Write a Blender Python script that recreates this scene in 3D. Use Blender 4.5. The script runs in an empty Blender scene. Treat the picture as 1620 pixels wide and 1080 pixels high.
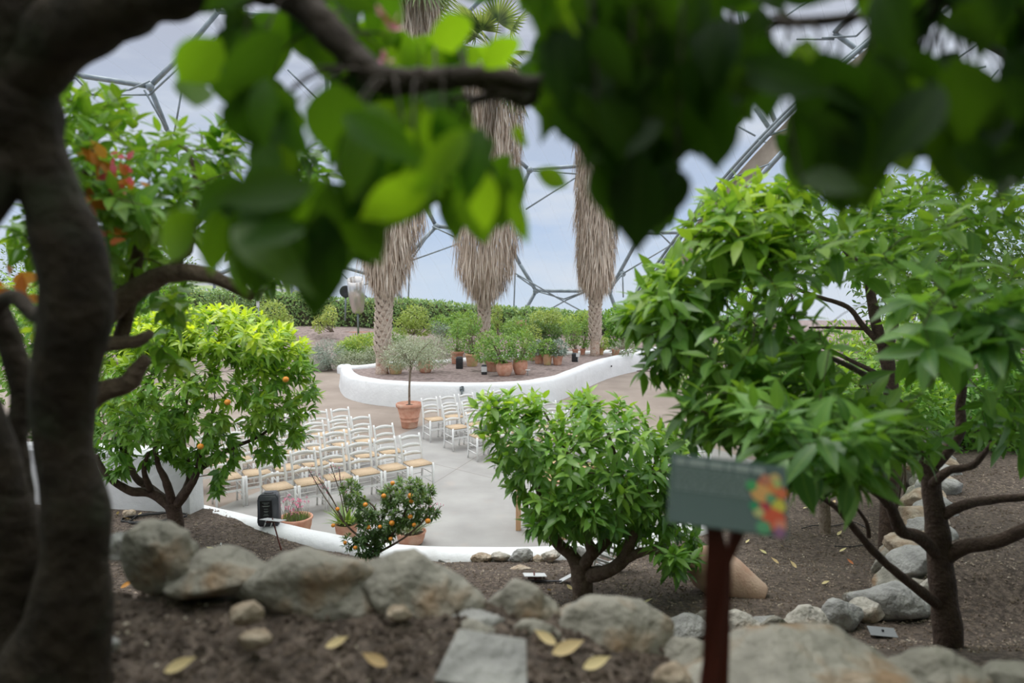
import bpy, bmesh, math, random
import numpy as np
from mathutils import Vector, Matrix, noise as mnoise

# ------------------------------------------------------------------ camera, sky, sun, exposure
SC = bpy.context.scene
COL = SC.collection
F, PITCH, H = 1080.0, 0.0931, 3.42
cam_d = bpy.data.cameras.new('camera'); cam = bpy.data.objects.new('camera', cam_d); COL.objects.link(cam)
cam_d.sensor_width = 36.0; cam_d.lens = 24.0; cam_d.clip_start = 0.05; cam_d.clip_end = 500
cam.location = (0, 0, H); cam.rotation_euler = (math.pi/2 - PITCH, 0, 0)
cam_d.dof.use_dof = True; cam_d.dof.focus_distance = 13.0; cam_d.dof.aperture_fstop = 1.5
SC.camera = cam
SC.view_settings.view_transform = 'Standard'; SC.view_settings.look = 'None'
SC.view_settings.gamma = 1.0; SC.view_settings.use_curve_mapping = False
SC.view_settings.exposure = 0.0
SC.cycles.max_bounces = 8; SC.cycles.transparent_max_bounces = 16

world = bpy.data.worlds.new('overcast_sky'); SC.world = world; world.use_nodes = True
def build_world():
    nt = world.node_tree; N = nt.nodes; L = nt.links; N.clear()
    out = N.new('ShaderNodeOutputWorld'); bg = N.new('ShaderNodeBackground')
    tc = N.new('ShaderNodeTexCoord'); sep = N.new('ShaderNodeSeparateXYZ'); L.new(tc.outputs['Generated'], sep.inputs[0])
    ramp = N.new('ShaderNodeValToRGB'); L.new(sep.outputs['Z'], ramp.inputs[0])
    cr = ramp.color_ramp; cr.elements[0].position = 0.0; cr.elements[0].color = (.62, .73, .87, 1)
    cr.elements[1].position = 1.0; cr.elements[1].color = (2.9, 2.95, 3.0, 1)
    for p, c in ((.08, (.50, .63, .84, 1)), (.2, (.50, .58, .73, 1)), (.36, (.50, .52, .61, 1)), (.55, (1.9, 1.95, 2.0, 1))):
        e = cr.elements.new(p); e.color = c
    mp = N.new('ShaderNodeMapping'); mp.inputs['Scale'].default_value = (1.6, 1.6, 6.5)
    L.new(tc.outputs['Generated'], mp.inputs[0])
    nz = N.new('ShaderNodeTexNoise'); nz.inputs['Scale'].default_value = 1.8; nz.inputs['Detail'].default_value = 7
    nz.inputs['Roughness'].default_value = .6
    L.new(mp.outputs[0], nz.inputs['Vector'])
    r2 = N.new('ShaderNodeValToRGB'); r2.color_ramp.elements[0].position = .42; r2.color_ramp.elements[1].position = .66
    r2.color_ramp.elements[0].color = (0, 0, 0, 1); r2.color_ramp.elements[1].color = (1, 1, 1, 1)
    L.new(nz.outputs[0], r2.inputs[0])
    mix = N.new('ShaderNodeMix'); mix.data_type = 'RGBA'; mix.blend_type = 'MIX'
    mul = N.new('ShaderNodeMath'); mul.operation = 'MULTIPLY'; mul.inputs[1].default_value = .85
    L.new(r2.outputs[0], mul.inputs[0]); L.new(mul.outputs[0], mix.inputs[0])
    L.new(ramp.outputs[0], mix.inputs[6]); mix.inputs[7].default_value = (.74, .79, .86, 1)
    L.new(mix.outputs[2], bg.inputs['Color']); bg.inputs['Strength'].default_value = 1.0
    L.new(bg.outputs[0], out.inputs[0])
build_world()
sun_d = bpy.data.lights.new('sun', 'SUN'); sun_d.energy = 1.5; sun_d.angle = math.radians(30); sun_d.color = (1.0, .98, .94)
sun = bpy.data.objects.new('sun', sun_d); COL.objects.link(sun)
sun.rotation_euler = Vector((.22, -.22, -1.0)).to_track_quat('-Z', 'Y').to_euler()
sun.location = (-6, 16, 30)

random.seed(7); RNG = np.random.default_rng(7)

# ------------------------------------------------------------------ helpers
def ray(u, v):
    x = (u - 810) / F; up = (540 - v) / F
    return Vector((x, math.cos(PITCH) + up*math.sin(PITCH), -math.sin(PITCH) + up*math.cos(PITCH)))
def P(u, v, d):                       # point seen at (u, v), d metres in front of the camera
    r = ray(u, v); return Vector((0, 0, H)) + r * (d / r.y)
def PZ(u, v, z):                      # point seen at (u, v) lying at height z
    r = ray(u, v); return Vector((0, 0, H)) + r * ((z - H) / r.z)
def proj(p):
    x, y, z = p[0], p[1], p[2] - H
    c, s = math.cos(PITCH), math.sin(PITCH)
    d = y*c - z*s
    return 810 + F*x/d, 540 - F*(y*s + z*c)/d
def inpoly(x, y, poly):
    r = False; n = len(poly); j = n-1
    for i in range(n):
        xi, yi = poly[i]; xj, yj = poly[j]
        if (yi > y) != (yj > y) and x < (xj-xi)*(y-yi)/(yj-yi) + xi: r = not r
        j = i
    return r
def edist(x, y, poly):
    m = 1e9; n = len(poly)
    for i in range(n):
        ax, ay = poly[i]; bx, by = poly[(i+1) % n]
        dx, dy = bx-ax, by-ay; t = max(0, min(1, ((x-ax)*dx + (y-ay)*dy)/(dx*dx+dy*dy+1e-9)))
        m = min(m, math.hypot(x-ax-t*dx, y-ay-t*dy))
    return m
def tag(o, label=None, cat=None, group=None, kind=None):
    if label: o['label'] = label
    if cat: o['category'] = cat
    if group: o['group'] = group
    if kind: o['kind'] = kind
    return o
def thing(name, label, cat, loc=(0, 0, 0), rz=0, group=None):
    o = bpy.data.objects.new(name, None); COL.objects.link(o); o.empty_display_size = .1
    o.location = loc; o.rotation_euler = (0, 0, rz); return tag(o, label, cat, group)
def mesh_obj(name, me, mat, parent=None, smooth=True):
    o = bpy.data.objects.new(name, me); COL.objects.link(o)
    for m in (mat if isinstance(mat, (list, tuple)) else [mat]): me.materials.append(m)
    if smooth: me.polygons.foreach_set('use_smooth', [True]*len(me.polygons))
    if parent: o.parent = parent
    return o
def obj(name, bm, mat, parent=None, smooth=False):
    me = bpy.data.meshes.new(name); bmesh.ops.recalc_face_normals(bm, faces=bm.faces); bm.to_mesh(me); bm.free()
    return mesh_obj(name, me, mat, parent, smooth)
def copy_tree(o, parent=None):
    c = o.copy(); COL.objects.link(c)
    if parent: c.parent = parent
    for ch in list(o.children): copy_tree(ch, c)
    return c
def centre(o_list, root):             # vertices were written in world coordinates: move them to the thing's own frame
    inv = Matrix.Translation(-root.location)
    for o in o_list:
        if o.type == 'MESH': o.data.transform(inv)
def crom(p, n=6):
    """smooth a list of (Vector, radius)"""
    out = []
    for i in range(len(p)-1):
        a = p[max(0, i-1)]; b = p[i]; c = p[i+1]; d = p[min(len(p)-1, i+2)]
        for k in range(n):
            t = k/n; t2 = t*t; t3 = t2*t
            q = .5*((2*b[0]) + (c[0]-a[0])*t + (2*a[0]-5*b[0]+4*c[0]-d[0])*t2 + (-a[0]+3*b[0]-3*c[0]+d[0])*t3)
            out.append((q, b[1]*(1-t) + c[1]*t))
    out.append(p[-1]); return out
def tube(bm, pts, sides=8, rough=0.0, seed=0, cap=True, mi=0):
    rings = []; up = Vector((.3, .2, 1)).normalized(); prev = None
    for i, (p, r) in enumerate(pts):
        a = pts[max(0, i-1)][0]; b = pts[min(len(pts)-1, i+1)][0]; t = (b-a)
        t = t.normalized() if t.length > 1e-9 else Vector((0, 0, 1))
        if prev is None:
            x = t.cross(up)
            if x.length < .1: x = t.cross(Vector((1, 0, 0)))
            x.normalize()
        else:
            x = (prev - t*prev.dot(t)).normalized()
        prev = x; y = t.cross(x); ring = []
        for k in range(sides):
            ang = 2*math.pi*k/sides; d = x*math.cos(ang) + y*math.sin(ang)
            rr = r
            if rough: rr *= 1 + rough*mnoise.noise(Vector((p + d*r) * (0.35/max(r, .01))) + Vector((seed, 0, 0)))
            ring.append(bm.verts.new(p + d*rr))
        rings.append(ring)
    for a, b in zip(rings[:-1], rings[1:]):
        for k in range(sides):
            f = bm.faces.new((a[k], a[(k+1) % sides], b[(k+1) % sides], b[k])); f.material_index = mi
    if cap:
        bm.faces.new(rings[0][::-1]); bm.faces.new(rings[-1])
def rod(bm, a, b, r, sides=8, r2=None):
    tube(bm, [(Vector(a), r), (Vector(b), r if r2 is None else r2)], sides)
def box(bm, c, s, rot=None, bevel=0.0):
    m = Matrix.Translation(Vector(c)) @ (rot.to_4x4() if rot else Matrix.Identity(4)) @ Matrix.Diagonal((s[0], s[1], s[2], 1))
    r = bmesh.ops.create_cube(bm, size=1.0, matrix=m)
    if bevel:
        es = list({e for v in r['verts'] for e in v.link_edges})
        bmesh.ops.bevel(bm, geom=es, offset=bevel, segments=2, affect='EDGES', profile=.6)
def lathe(bm, prof, seg=32, c=(0, 0, 0), wob=0.0):
    rings = []
    for r, z in prof:
        rings.append([bm.verts.new((c[0] + r*math.cos(2*math.pi*k/seg)*(1+wob*math.sin(2*k*2*math.pi/seg)), c[1] + r*math.sin(2*math.pi*k/seg), c[2] + z)) for k in range(seg)])
    for a, b in zip(rings[:-1], rings[1:]):
        for k in range(seg): bm.faces.new((a[k], a[(k+1) % seg], b[(k+1) % seg], b[k]))
    bm.faces.new(rings[0][::-1]); bm.faces.new(rings[-1])

# ------------------------------------------------------------------ materials
def mat(name, base=(.5, .5, .5), rough=.6, c2=None, scale=8, detail=5, lo=.35, hi=.65, bump=0.0, bscale=None, metal=0.0, spec=.5, vec='Object', stretch=None, c3=None, s3=2.0, lo3=.5, hi3=.7):
    m = bpy.data.materials.new(name); m.use_nodes = True; nt = m.node_tree; N = nt.nodes; L = nt.links
    b = N['Principled BSDF']; b.inputs['Base Color'].default_value = (*base, 1); b.inputs['Roughness'].default_value = rough
    b.inputs['Metallic'].default_value = metal; b.inputs['Specular IOR Level'].default_value = spec
    tc = N.new('ShaderNodeTexCoord'); src = tc.outputs[vec]
    if stretch:
        mp = N.new('ShaderNodeMapping'); mp.inputs['Scale'].default_value = stretch; L.new(src, mp.inputs[0]); src = mp.outputs[0]
    col = None
    if c2:
        nz = N.new('ShaderNodeTexNoise'); nz.inputs['Scale'].default_value = scale; nz.inputs['Detail'].default_value = detail; L.new(src, nz.inputs['Vector'])
        r = N.new('ShaderNodeValToRGB'); r.color_ramp.elements[0].position = lo; r.color_ramp.elements[1].position = hi
        r.color_ramp.elements[0].color = (*base, 1); r.color_ramp.elements[1].color = (*c2, 1); L.new(nz.outputs[0], r.inputs[0]); col = r.outputs[0]
        if c3:
            n3 = N.new('ShaderNodeTexNoise'); n3.inputs['Scale'].default_value = s3; n3.inputs['Detail'].default_value = 6; L.new(src, n3.inputs['Vector'])
            mr = N.new('ShaderNodeMapRange'); mr.inputs[1].default_value = lo3; mr.inputs[2].default_value = hi3; L.new(n3.outputs[0], mr.inputs[0])
            mx = N.new('ShaderNodeMix'); mx.data_type = 'RGBA'; L.new(mr.outputs[0], mx.inputs[0]); L.new(col, mx.inputs[6]); mx.inputs[7].default_value = (*c3, 1); col = mx.outputs[2]
        L.new(col, b.inputs['Base Color'])
    if bump:
        nb = N.new('ShaderNodeTexNoise'); nb.inputs['Scale'].default_value = bscale or scale*2; nb.inputs['Detail'].default_value = 8; L.new(src, nb.inputs['Vector'])
        bp = N.new('ShaderNodeBump'); bp.inputs['Strength'].default_value = min(1, bump); bp.inputs['Distance'].default_value = .02*max(1, bump); L.new(nb.outputs[0], bp.inputs['Height']); L.new(bp.outputs[0], b.inputs['Normal'])
    return m
def leaf_mat(name, dark, light, young, trans=.4, rough=.38, tcol=None, rib=.25, spec=.5):
    """leaf attribute 'Col': r = random tone, g = young growth (foreground leaves: partly painted light), b = distance from the midrib"""
    m = bpy.data.materials.new(name); m.use_nodes = True; nt = m.node_tree; N = nt.nodes; L = nt.links
    b = N['Principled BSDF']; out = N['Material Output']
    at = N.new('ShaderNodeAttribute'); at.attribute_name = 'Col'; sp = N.new('ShaderNodeSeparateColor'); L.new(at.outputs['Color'], sp.inputs[0])
    m1 = N.new('ShaderNodeMix'); m1.data_type = 'RGBA'; L.new(sp.outputs[0], m1.inputs[0]); m1.inputs[6].default_value = (*dark, 1); m1.inputs[7].default_value = (*light, 1)
    m2 = N.new('ShaderNodeMix'); m2.data_type = 'RGBA'; L.new(sp.outputs[1], m2.inputs[0]); L.new(m1.outputs[2], m2.inputs[6]); m2.inputs[7].default_value = (*young, 1)
    rr = N.new('ShaderNodeMapRange'); rr.inputs[1].default_value = 0; rr.inputs[2].default_value = .16; rr.inputs[3].default_value = rib; rr.inputs[4].default_value = 0; L.new(sp.outputs[2], rr.inputs[0])
    m3 = N.new('ShaderNodeMix'); m3.data_type = 'RGBA'; L.new(rr.outputs[0], m3.inputs[0]); L.new(m2.outputs[2], m3.inputs[6]); m3.inputs[7].default_value = (min(1, young[0]*1.1+.05), min(1, young[1]*1.1+.05), young[2]+.05, 1)
    L.new(m3.outputs[2], b.inputs['Base Color']); b.inputs['Roughness'].default_value = rough; b.inputs['Specular IOR Level'].default_value = spec
    tr = N.new('ShaderNodeBsdfTranslucent')
    mt = N.new('ShaderNodeMix'); mt.data_type = 'RGBA'; mt.blend_type = 'MULTIPLY'; mt.inputs[0].default_value = 1; L.new(m2.outputs[2], mt.inputs[6]); mt.inputs[7].default_value = (*(tcol or (2.6, 2.2, .7)), 1)
    L.new(mt.outputs[2], tr.inputs[0])
    ms = N.new('ShaderNodeMixShader'); ms.inputs[0].default_value = trans; L.new(b.outputs[0], ms.inputs[1]); L.new(tr.outputs[0], ms.inputs[2]); L.new(ms.outputs[0], out.inputs[0])
    return m
M = {}
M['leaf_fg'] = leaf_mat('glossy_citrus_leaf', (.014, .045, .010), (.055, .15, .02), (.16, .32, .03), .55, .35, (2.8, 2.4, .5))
M['leaf_citrus'] = leaf_mat('citrus_leaf', (.05, .16, .03), (.17, .37, .07), (.62, .74, .07), .34, .33, (2.0, 1.9, .6))
M['leaf_mid'] = leaf_mat('broad_citrus_leaf', (.05, .16, .04), (.18, .38, .08), (.44, .62, .08), .34, .33, (2.0, 1.9, .6))
M['leaf_right'] = leaf_mat('soft_green_leaf', (.05, .15, .035), (.18, .37, .08), (.46, .64, .08), .38, .4, (1.9, 1.8, .6))
M['leaf_back'] = leaf_mat('shrub_leaf', (.09, .22, .06), (.28, .48, .15), (.50, .60, .14), .3, .5, (1.7, 1.6, .6))
M['leaf_hedge'] = leaf_mat('hedge_leaf', (.10, .22, .08), (.26, .43, .16), (.52, .62, .22), .25, .45, (1.6, 1.5, .6))
M['leaf_yellow'] = leaf_mat('yellow_green_leaf', (.25, .36, .10), (.45, .55, .16), (.62, .66, .22), .3, .5, (1.4, 1.4, .7))
M['leaf_silver'] = leaf_mat('silver_leaf', (.20, .25, .16), (.44, .48, .34), (.62, .65, .50), .2, .6, (1.3, 1.3, .8))
M['leaf_lavender'] = leaf_mat('lavender_leaf', (.20, .27, .22), (.38, .45, .37), (.52, .58, .5), .15, .7, (1.2, 1.2, .9))
M['leaf_dark'] = leaf_mat('small_dark_leaf', (.035, .09, .035), (.09, .19, .06), (.25, .36, .08), .25, .35)
M['grass'] = leaf_mat('strap_leaf', (.08, .18, .05), (.18, .30, .09), (.35, .45, .12), .25, .45)
M['aloe'] = leaf_mat('grey_green_leaf', (.14, .20, .13), (.28, .34, .24), (.4, .45, .3), .1, .5)
M['autumn'] = leaf_mat('orange_bract', (.55, .16, .03), (.75, .38, .05), (.8, .15, .25), .4, .5, (1.3, 1.1, .8))
M['petal'] = leaf_mat('pink_petal', (.75, .12, .30), (.85, .30, .45), (.9, .5, .6), .3, .6, (1.2, 1.0, 1.1))
M['magenta'] = leaf_mat('magenta_petal', (.6, .05, .45), (.75, .15, .6), (.8, .3, .7), .3, .6, (1.2, 1.0, 1.1))
M['dead'] = leaf_mat('dry_frond', (.36, .27, .20), (.72, .60, .49), (.86, .78, .68), .12, .8, (1.1, 1, .9), 0)
M['palm'] = leaf_mat('palm_frond', (.09, .15, .07), (.20, .28, .13), (.35, .40, .2), .3, .5)
M['straw'] = leaf_mat('fallen_leaf', (.45, .28, .12), (.70, .52, .28), (.75, .68, .35), .15, .7, (1.1, 1, .8))
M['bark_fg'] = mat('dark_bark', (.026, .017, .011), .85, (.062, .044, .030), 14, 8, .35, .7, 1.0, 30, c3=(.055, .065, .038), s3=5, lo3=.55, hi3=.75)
M['bark'] = mat('brown_bark', (.10, .066, .044), .85, (.19, .14, .10), 18, 8, .35, .7, 1.0, 40)
M['bark_pale'] = mat('pale_bark', (.20, .15, .11), .85, (.34, .28, .22), 18, 8, .35, .7, 1.0, 40)
M['bark_dark'] = mat('reddish_bark', (.055, .032, .022), .85, (.10, .065, .045), 18, 8, .35, .7, 1.0, 40)
M['palm_bark'] = mat('palm_bark', (.46, .34, .27), .85, (.68, .57, .47), 22, 8, .35, .7, 1.0, 30, c3=(.40, .22, .15), s3=7, lo3=.55, hi3=.7)
M['boot'] = mat('leaf_base_fibre', (.50, .40, .33), .85, (.74, .66, .57), 16, 6, .35, .7, .6, 30)
M['white'] = mat('white_paint', (.80, .80, .79), .45, (.74, .745, .74), 5, 4, .4, .7)
M['rush'] = mat('woven_rush', (.56, .40, .25), .8, (.72, .56, .39), 60, 4, .35, .65, .6, 120, stretch=(1, 6, 1))
M['terra'] = mat('terracotta', (.58, .27, .18), .8, (.70, .40, .29), 9, 6, .35, .7, .3, 50, c3=(.72, .52, .40), s3=3.5, lo3=.55, hi3=.75)
M['terra_pale'] = mat('pale_terracotta', (.62, .36, .20), .8, (.75, .52, .33), 7, 6, .35, .7, .3, 40, c3=(.45, .42, .16), s3=3, lo3=.5, hi3=.7)
M['amphora'] = mat('dusty_clay', (.50, .31, .22), .85, (.62, .45, .34), 5, 6, .35, .7, .3, 40)
M['potsoil'] = mat('potting_soil', (.09, .06, .045), .95, (.2, .15, .12), 40, 4, .4, .7, 1, 60)
M['plaster'] = mat('white_plaster', (.80, .81, .82), .75, (.70, .71, .72), 1.6, 8, .35, .75, .5, 12, c3=(.58, .57, .55), s3=2.4, lo3=.62, hi3=.82)
M['steel'] = mat('galvanised_steel', (.20, .24, .26), .45, (.28, .32, .34), 3, 3, metal=.4)
M['duct'] = mat('brushed_metal_duct', (.62, .61, .60), .3, (.70, .66, .62), 4, 4, metal=.85, stretch=(8, 8, .5))
M['tan'] = mat('tan_fabric', (.30, .25, .20), .8, (.38, .32, .26), 2, 4)
M['black'] = mat('black_plastic', (.02, .021, .025), .45, (.035, .036, .042), 20, 3)
M['grey_plastic'] = mat('grey_plastic', (.07, .075, .09), .4)
M['label_white'] = mat('label_plate', (.70, .71, .72), .4)
M['maroon'] = mat('red_brown_paint', (.115, .022, .012), .5, (.085, .018, .01), 6, 4)
M['label_grey'] = mat('grey_label', (.22, .23, .24), .5)
M['sign'] = mat('slate_green_print', (.10, .155, .15), .35)
M['print'] = mat('pale_print', (.42, .48, .47), .5)
M['wood'] = mat('light_timber', (.52, .30, .16), .6, (.66, .42, .25), 6, 5, .35, .65, .2, 30, stretch=(8, 8, .8))
M['orange'] = mat('orange_peel', (.85, .25, .02), .4, (.80, .33, .03), 8, 3, .4, .6, .3, 120)
M['rust'] = mat('rusty_edging', (.28, .14, .10), .9, (.40, .24, .18), 9, 6, .35, .65, .5, 30)
M['cable'] = mat('black_cable', (.03, .03, .03), .5)
M['rock'] = mat('pale_rock', (.40, .37, .32), .9, (.60, .56, .50), 6, 9, .35, .65, 1.5, 22, c3=(.46, .34, .24), s3=3, lo3=.52, hi3=.7)
M['rock_grey'] = mat('grey_rock', (.27, .265, .255), .9, (.46, .45, .43), 6, 9, .35, .65, 1.5, 22)
M['rock_fg'] = mat('lichen_rock', (.24, .225, .19), .92, (.38, .355, .30), 7, 9, .35, .65, 1.5, 25, c3=(.30, .20, .12), s3=6, lo3=.52, hi3=.68)
M['rock_tan'] = mat('tan_rock', (.34, .25, .17), .92, (.50, .42, .33), 9, 9, .35, .65, 1.5, 30)
M['grass_bank'] = mat('grass_bank', (.16, .24, .09), .9, (.34, .38, .17), 1.2, 8, .4, .65, 1, 6)

# ------------------------------------------------------------------ leaves
class Leaves:
    def __init__(self): self.b = []; self.d = []; self.n = []; self.l = []; self.w = []; self.c = []
    def add(self, base, d, n, l, w, tone, young):
        self.b.append(tuple(base)); self.d.append(tuple(d)); self.n.append(tuple(n)); self.l.append(l); self.w.append(w); self.c.append((tone, young))
    def build(self, name, material, parent=None, detail=2, curl=.25, fold=.25, wave=0.0):
        B = np.array(self.b); D = np.array(self.d, float); N = np.array(self.n, float); Ln = np.array(self.l)[:, None]; W = np.array(self.w)[:, None]; C = np.array(self.c)
        D /= np.linalg.norm(D, axis=1, keepdims=True) + 1e-9
        N -= D * (N*D).sum(1, keepdims=True); N /= np.linalg.norm(N, axis=1, keepdims=True) + 1e-9
        S = np.cross(D, N); n = len(B)
        if detail == 0: ts = [0, .45, 1]; prof = [0, .5, 0]
        elif detail == 1: ts = [0, .25, .62, 1]; prof = [0, .43, .40, 0]
        elif detail == 2: ts = [0, .16, .4, .68, 1]; prof = [0, .34, .5, .36, 0]
        else: ts = [0, .07, .17, .3, .45, .6, .75, .88, 1]; prof = [.015, .20, .37, .48, .5, .44, .30, .12, 0]
        V = []; col = []; idx = []; cnt = 0
        for t, p in zip(ts, prof):
            mid = B + D*Ln*t - N*Ln*(curl*t*t) 
            if p == 0:
                V.append(mid); col.append(0.0); idx.append((cnt,)); cnt += 1
            else:
                wv = wave*math.sin(t*17.0)
                V += [mid + S*W*p + N*W*(fold+wv)*p, mid, mid - S*W*p + N*W*(fold-wv)*p]; col += [1.0, 0.0, 1.0]; idx.append((cnt, cnt+1, cnt+2)); cnt += 3
        V = np.stack(V, 1).reshape(-1, 3)
        faces = []
        for a, b in zip(idx[:-1], idx[1:]):
            if len(a) == 1 and len(b) == 3: faces += [(a[0], b[0], b[1]), (a[0], b[1], b[2])]
            elif len(a) == 3 and len(b) == 3: faces += [(a[0], b[0], b[1], a[1]), (a[1], b[1], b[2], a[2])]
            elif len(a) == 3: faces += [(a[0], b[0], a[1]), (a[1], b[0], a[2])]
        off = np.arange(n)[:, None]*cnt
        loops = []; starts = []; 
        flat = np.array([i for f in faces for i in f]); sizes = np.array([len(f) for f in faces])
        L = (flat[None, :] + off).ravel(); st = np.concatenate([[0], np.cumsum(sizes)[:-1]])
        ST = (st[None, :] + np.arange(n)[:, None]*len(flat)).ravel()
        me = bpy.data.meshes.new(name); me.vertices.add(len(V)); me.vertices.foreach_set('co', V.ravel().astype(np.float32))
        me.loops.add(len(L)); me.loops.foreach_set('vertex_index', L.astype(np.int32))
        me.polygons.add(len(ST)); me.polygons.foreach_set('loop_start', ST.astype(np.int32))
        me.update(calc_edges=True); me.validate()
        ca = me.color_attributes.new('Col', 'FLOAT_COLOR', 'POINT')
        A = np.ones((n, cnt, 4), np.float32); A[:, :, 0] = C[:, 0:1]; A[:, :, 1] = C[:, 1:2]; A[:, :, 2] = np.array(col)[None, :]
        ca.data.foreach_set('color', A.ravel())
        return mesh_obj(name, me, material, parent, smooth=detail > 0)
UP = Vector((0, 0, 1))
def rdir():
    while True:
        v = Vector((random.uniform(-1, 1), random.uniform(-1, 1), random.uniform(-1, 1)))
        if .05 < v.length < 1: return v.normalized()
def rosette(LV, c, axis, n, ll, asp=.42, young=0.0, spread=1.1, droop=.3, stem=.06):
    axis = axis.normalized(); x = axis.orthogonal().normalized(); y = axis.cross(x); a0 = random.uniform(0, 6.28)
    for k in range(n):
        a = a0 + k*2.4 + random.uniform(-.3, .3); s = k/n
        el = spread*(.45 + .75*s)*random.uniform(.8, 1.15)
        d = axis*math.cos(el) + (x*math.cos(a) + y*math.sin(a))*math.sin(el)
        d = (d - UP*droop*random.uniform(.3, 1.3)*(.4+s)).normalized()
        base = c - axis*stem*s
        nn = (UP*.8 + axis*.5 + rdir()*.35)
        l = ll*random.uniform(.7, 1.15)*(.75+.35*s)
        LV.add(base, d, nn, l, l*asp*random.uniform(.85, 1.15), random.random(), max(0, min(1, young*(1.15-s*.8)*random.uniform(.6, 1.2))))
def crown_points(poly, d0, dr, n, holes=(), power=.5):
    xs = [p[0] for p in poly]; ys = [p[1] for p in poly]; pts = []; mx = 0; cand = []
    while len(cand) < n:
        x = random.uniform(min(xs), max(xs)); y = random.uniform(min(ys), max(ys))
        if not inpoly(x, y, poly) or any(inpoly(x, y, h) for h in holes): continue
        cand.append((x, y, edist(x, y, poly)))
    mx = max(c[2] for c in cand)
    for x, y, e in cand:
        s = (e/mx)**power; d = d0 + dr*random.uniform(-1, 1)*max(.12, s)
        pts.append((P(x, y, d), x, y, e/mx))
    return pts
def nearest(p, nodes):
    return min(nodes, key=lambda q: (q[0]-p).length_squared)
# ------------------------------------------------------------------ the setting: floor, soil, walls
def smooth2(pts, n=8, closed=False):
    q = [Vector((p[0], p[1], 0)) for p in pts]; out = []; m = len(q)
    rng = range(m) if closed else range(m-1)
    for i in rng:
        a = q[(i-1) % m] if closed or i > 0 else q[0]; b = q[i]; c = q[(i+1) % m]; d = q[(i+2) % m] if closed or i+2 < m else q[-1]
        for k in range(n):
            t = k/n; out.append(.5*((2*b)+(c-a)*t+(2*a-5*b+4*c-d)*t*t+(-a+3*b-3*c+d)*t**3))
    if not closed: out.append(q[-1])
    return out
def sweep(bm, path, prof, closed=False, wob=0.0):
    m = len(path); rings = []
    for i, p in enumerate(path):
        a = path[(i-1) % m] if closed or i > 0 else p; b = path[(i+1) % m] if closed or i < m-1 else p
        t = (b-a).normalized(); nrm = Vector((-t.y, t.x, 0))
        r = []
        for o, z in prof:
            w = wob*mnoise.noise(Vector((p.x*1.2, p.y*1.2, z*3+o)))
            r.append(bm.verts.new(p + nrm*(o+w) + Vector((0, 0, z + w*.6))))
        rings.append(r)
    for i in range(m if closed else m-1):
        a = rings[i]; b = rings[(i+1) % m]
        for k in range(len(prof)-1): bm.faces.new((a[k], a[k+1], b[k+1], b[k]))
    if not closed: bm.faces.new(rings[0]); bm.faces.new(rings[-1][::-1])
def lerp_tab(tab, x):
    if x <= tab[0][0]: return tab[0][1]
    for (a, va), (b, vb) in zip(tab[:-1], tab[1:]):
        if x <= b:
            t = (x-a)/(b-a); t = t*t*(3-2*t); return va*(1-t)+vb*t
    return tab[-1][1]
KERB_PX = [(298, 800), (330, 808), (390, 823), (440, 834), (493, 846), (560, 859), (624, 868), (690, 873), (753, 874), (840, 871), (907, 867), (980, 857), (1050, 842), (1115, 824), (1175, 795), (1230, 755), (1270, 700), (1300, 650), (1340, 612)]
KERB = [PZ(u, v, .22) for u, v in KERB_PX]
PROFILE = [(-8, 6.5), (-4, 4.6), (-1.5, 3.0), (0, 2.45), (1.0, 2.48), (1.95, 2.46), (2.35, 2.15), (2.9, 1.45), (4.0, .95), (5.2, .66), (6.4, .46), (7.8, .16), (9.5, .12), (40, .12)]
WALL_RUN = [Vector((3.45, 5.75, 0)), Vector((3.75, 6.3, 0)), Vector((4.25, 7.0, 0)), Vector((4.9, 7.9, 0)), Vector((5.6, 8.9, 0)), Vector((6.5, 10.5, 0)), Vector((8.5, 14, 0))]
def wall_x(y):
    if y <= WALL_RUN[0].y: return WALL_RUN[0].x
    for a, b in zip(WALL_RUN[:-1], WALL_RUN[1:]):
        if y <= b.y: return a.x + (b.x-a.x)*(y-a.y)/(b.y-a.y)
    return WALL_RUN[-1].x
def sstep(a, b, x):
    t = max(0, min(1, (x-a)/(b-a))); return t*t*(3-2*t)
def soil(x, y, fine=True):
    z = lerp_tab(PROFILE, y)
    if y > 1.2 and y < 5: z -= .22*sstep(-.25, .9, x)*sstep(.9, 1.6, y)*(1-sstep(2.3, 3.2, y))
    z += .16*sstep(-2.2, -4.5, x)*sstep(5, 7, y)
    if y > 5.2: z = z + (max(z, .86)-z)*sstep(-.12, .12, x - wall_x(y) - .1)*sstep(5.2, 5.9, y)
    if fine:
        z += .02*mnoise.noise(Vector((x*2.1, y*2.1, 0))) + .012*mnoise.noise(Vector((x*9, y*9, 3)))
        if y < 4: z += (.017*mnoise.noise(Vector((x*25, y*25, 5))) + .016*abs(mnoise.noise(Vector((x*13, y*13, 9)))))*(1-sstep(2.5, 4, y))
    return z
BED = [(-16, -1), (-16, 10.5), (-7.6, 10.2), (KERB[0].x-.4, KERB[0].y+.25)] + [(k.x, k.y) for k in KERB] + [(12, 26), (26, 34), (30, -1)]
bm = bmesh.new(); rows = []
ys = [.55]
while ys[-1] < 32: ys.append(ys[-1] + max(.016, ys[-1]*.0165))
NC = 210
for y in ys:
    hw = y*1.05 + 1.2; rows.append([])
    for k in range(NC+1):
        x = -hw + 2*hw*k/NC; ok = inpoly(x, y, BED)
        rows[-1].append((bm.verts.new((x, y, soil(x, y) if ok else .05)), ok))
for a, b in zip(rows[:-1], rows[1:]):
    for k in range(NC):
        q = (a[k], a[k+1], b[k+1], b[k])
        if all(v[1] for v in q): bm.faces.new([v[0] for v in q])
for v in [v for v in bm.verts if not v.link_faces]: bm.verts.remove(v)
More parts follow.
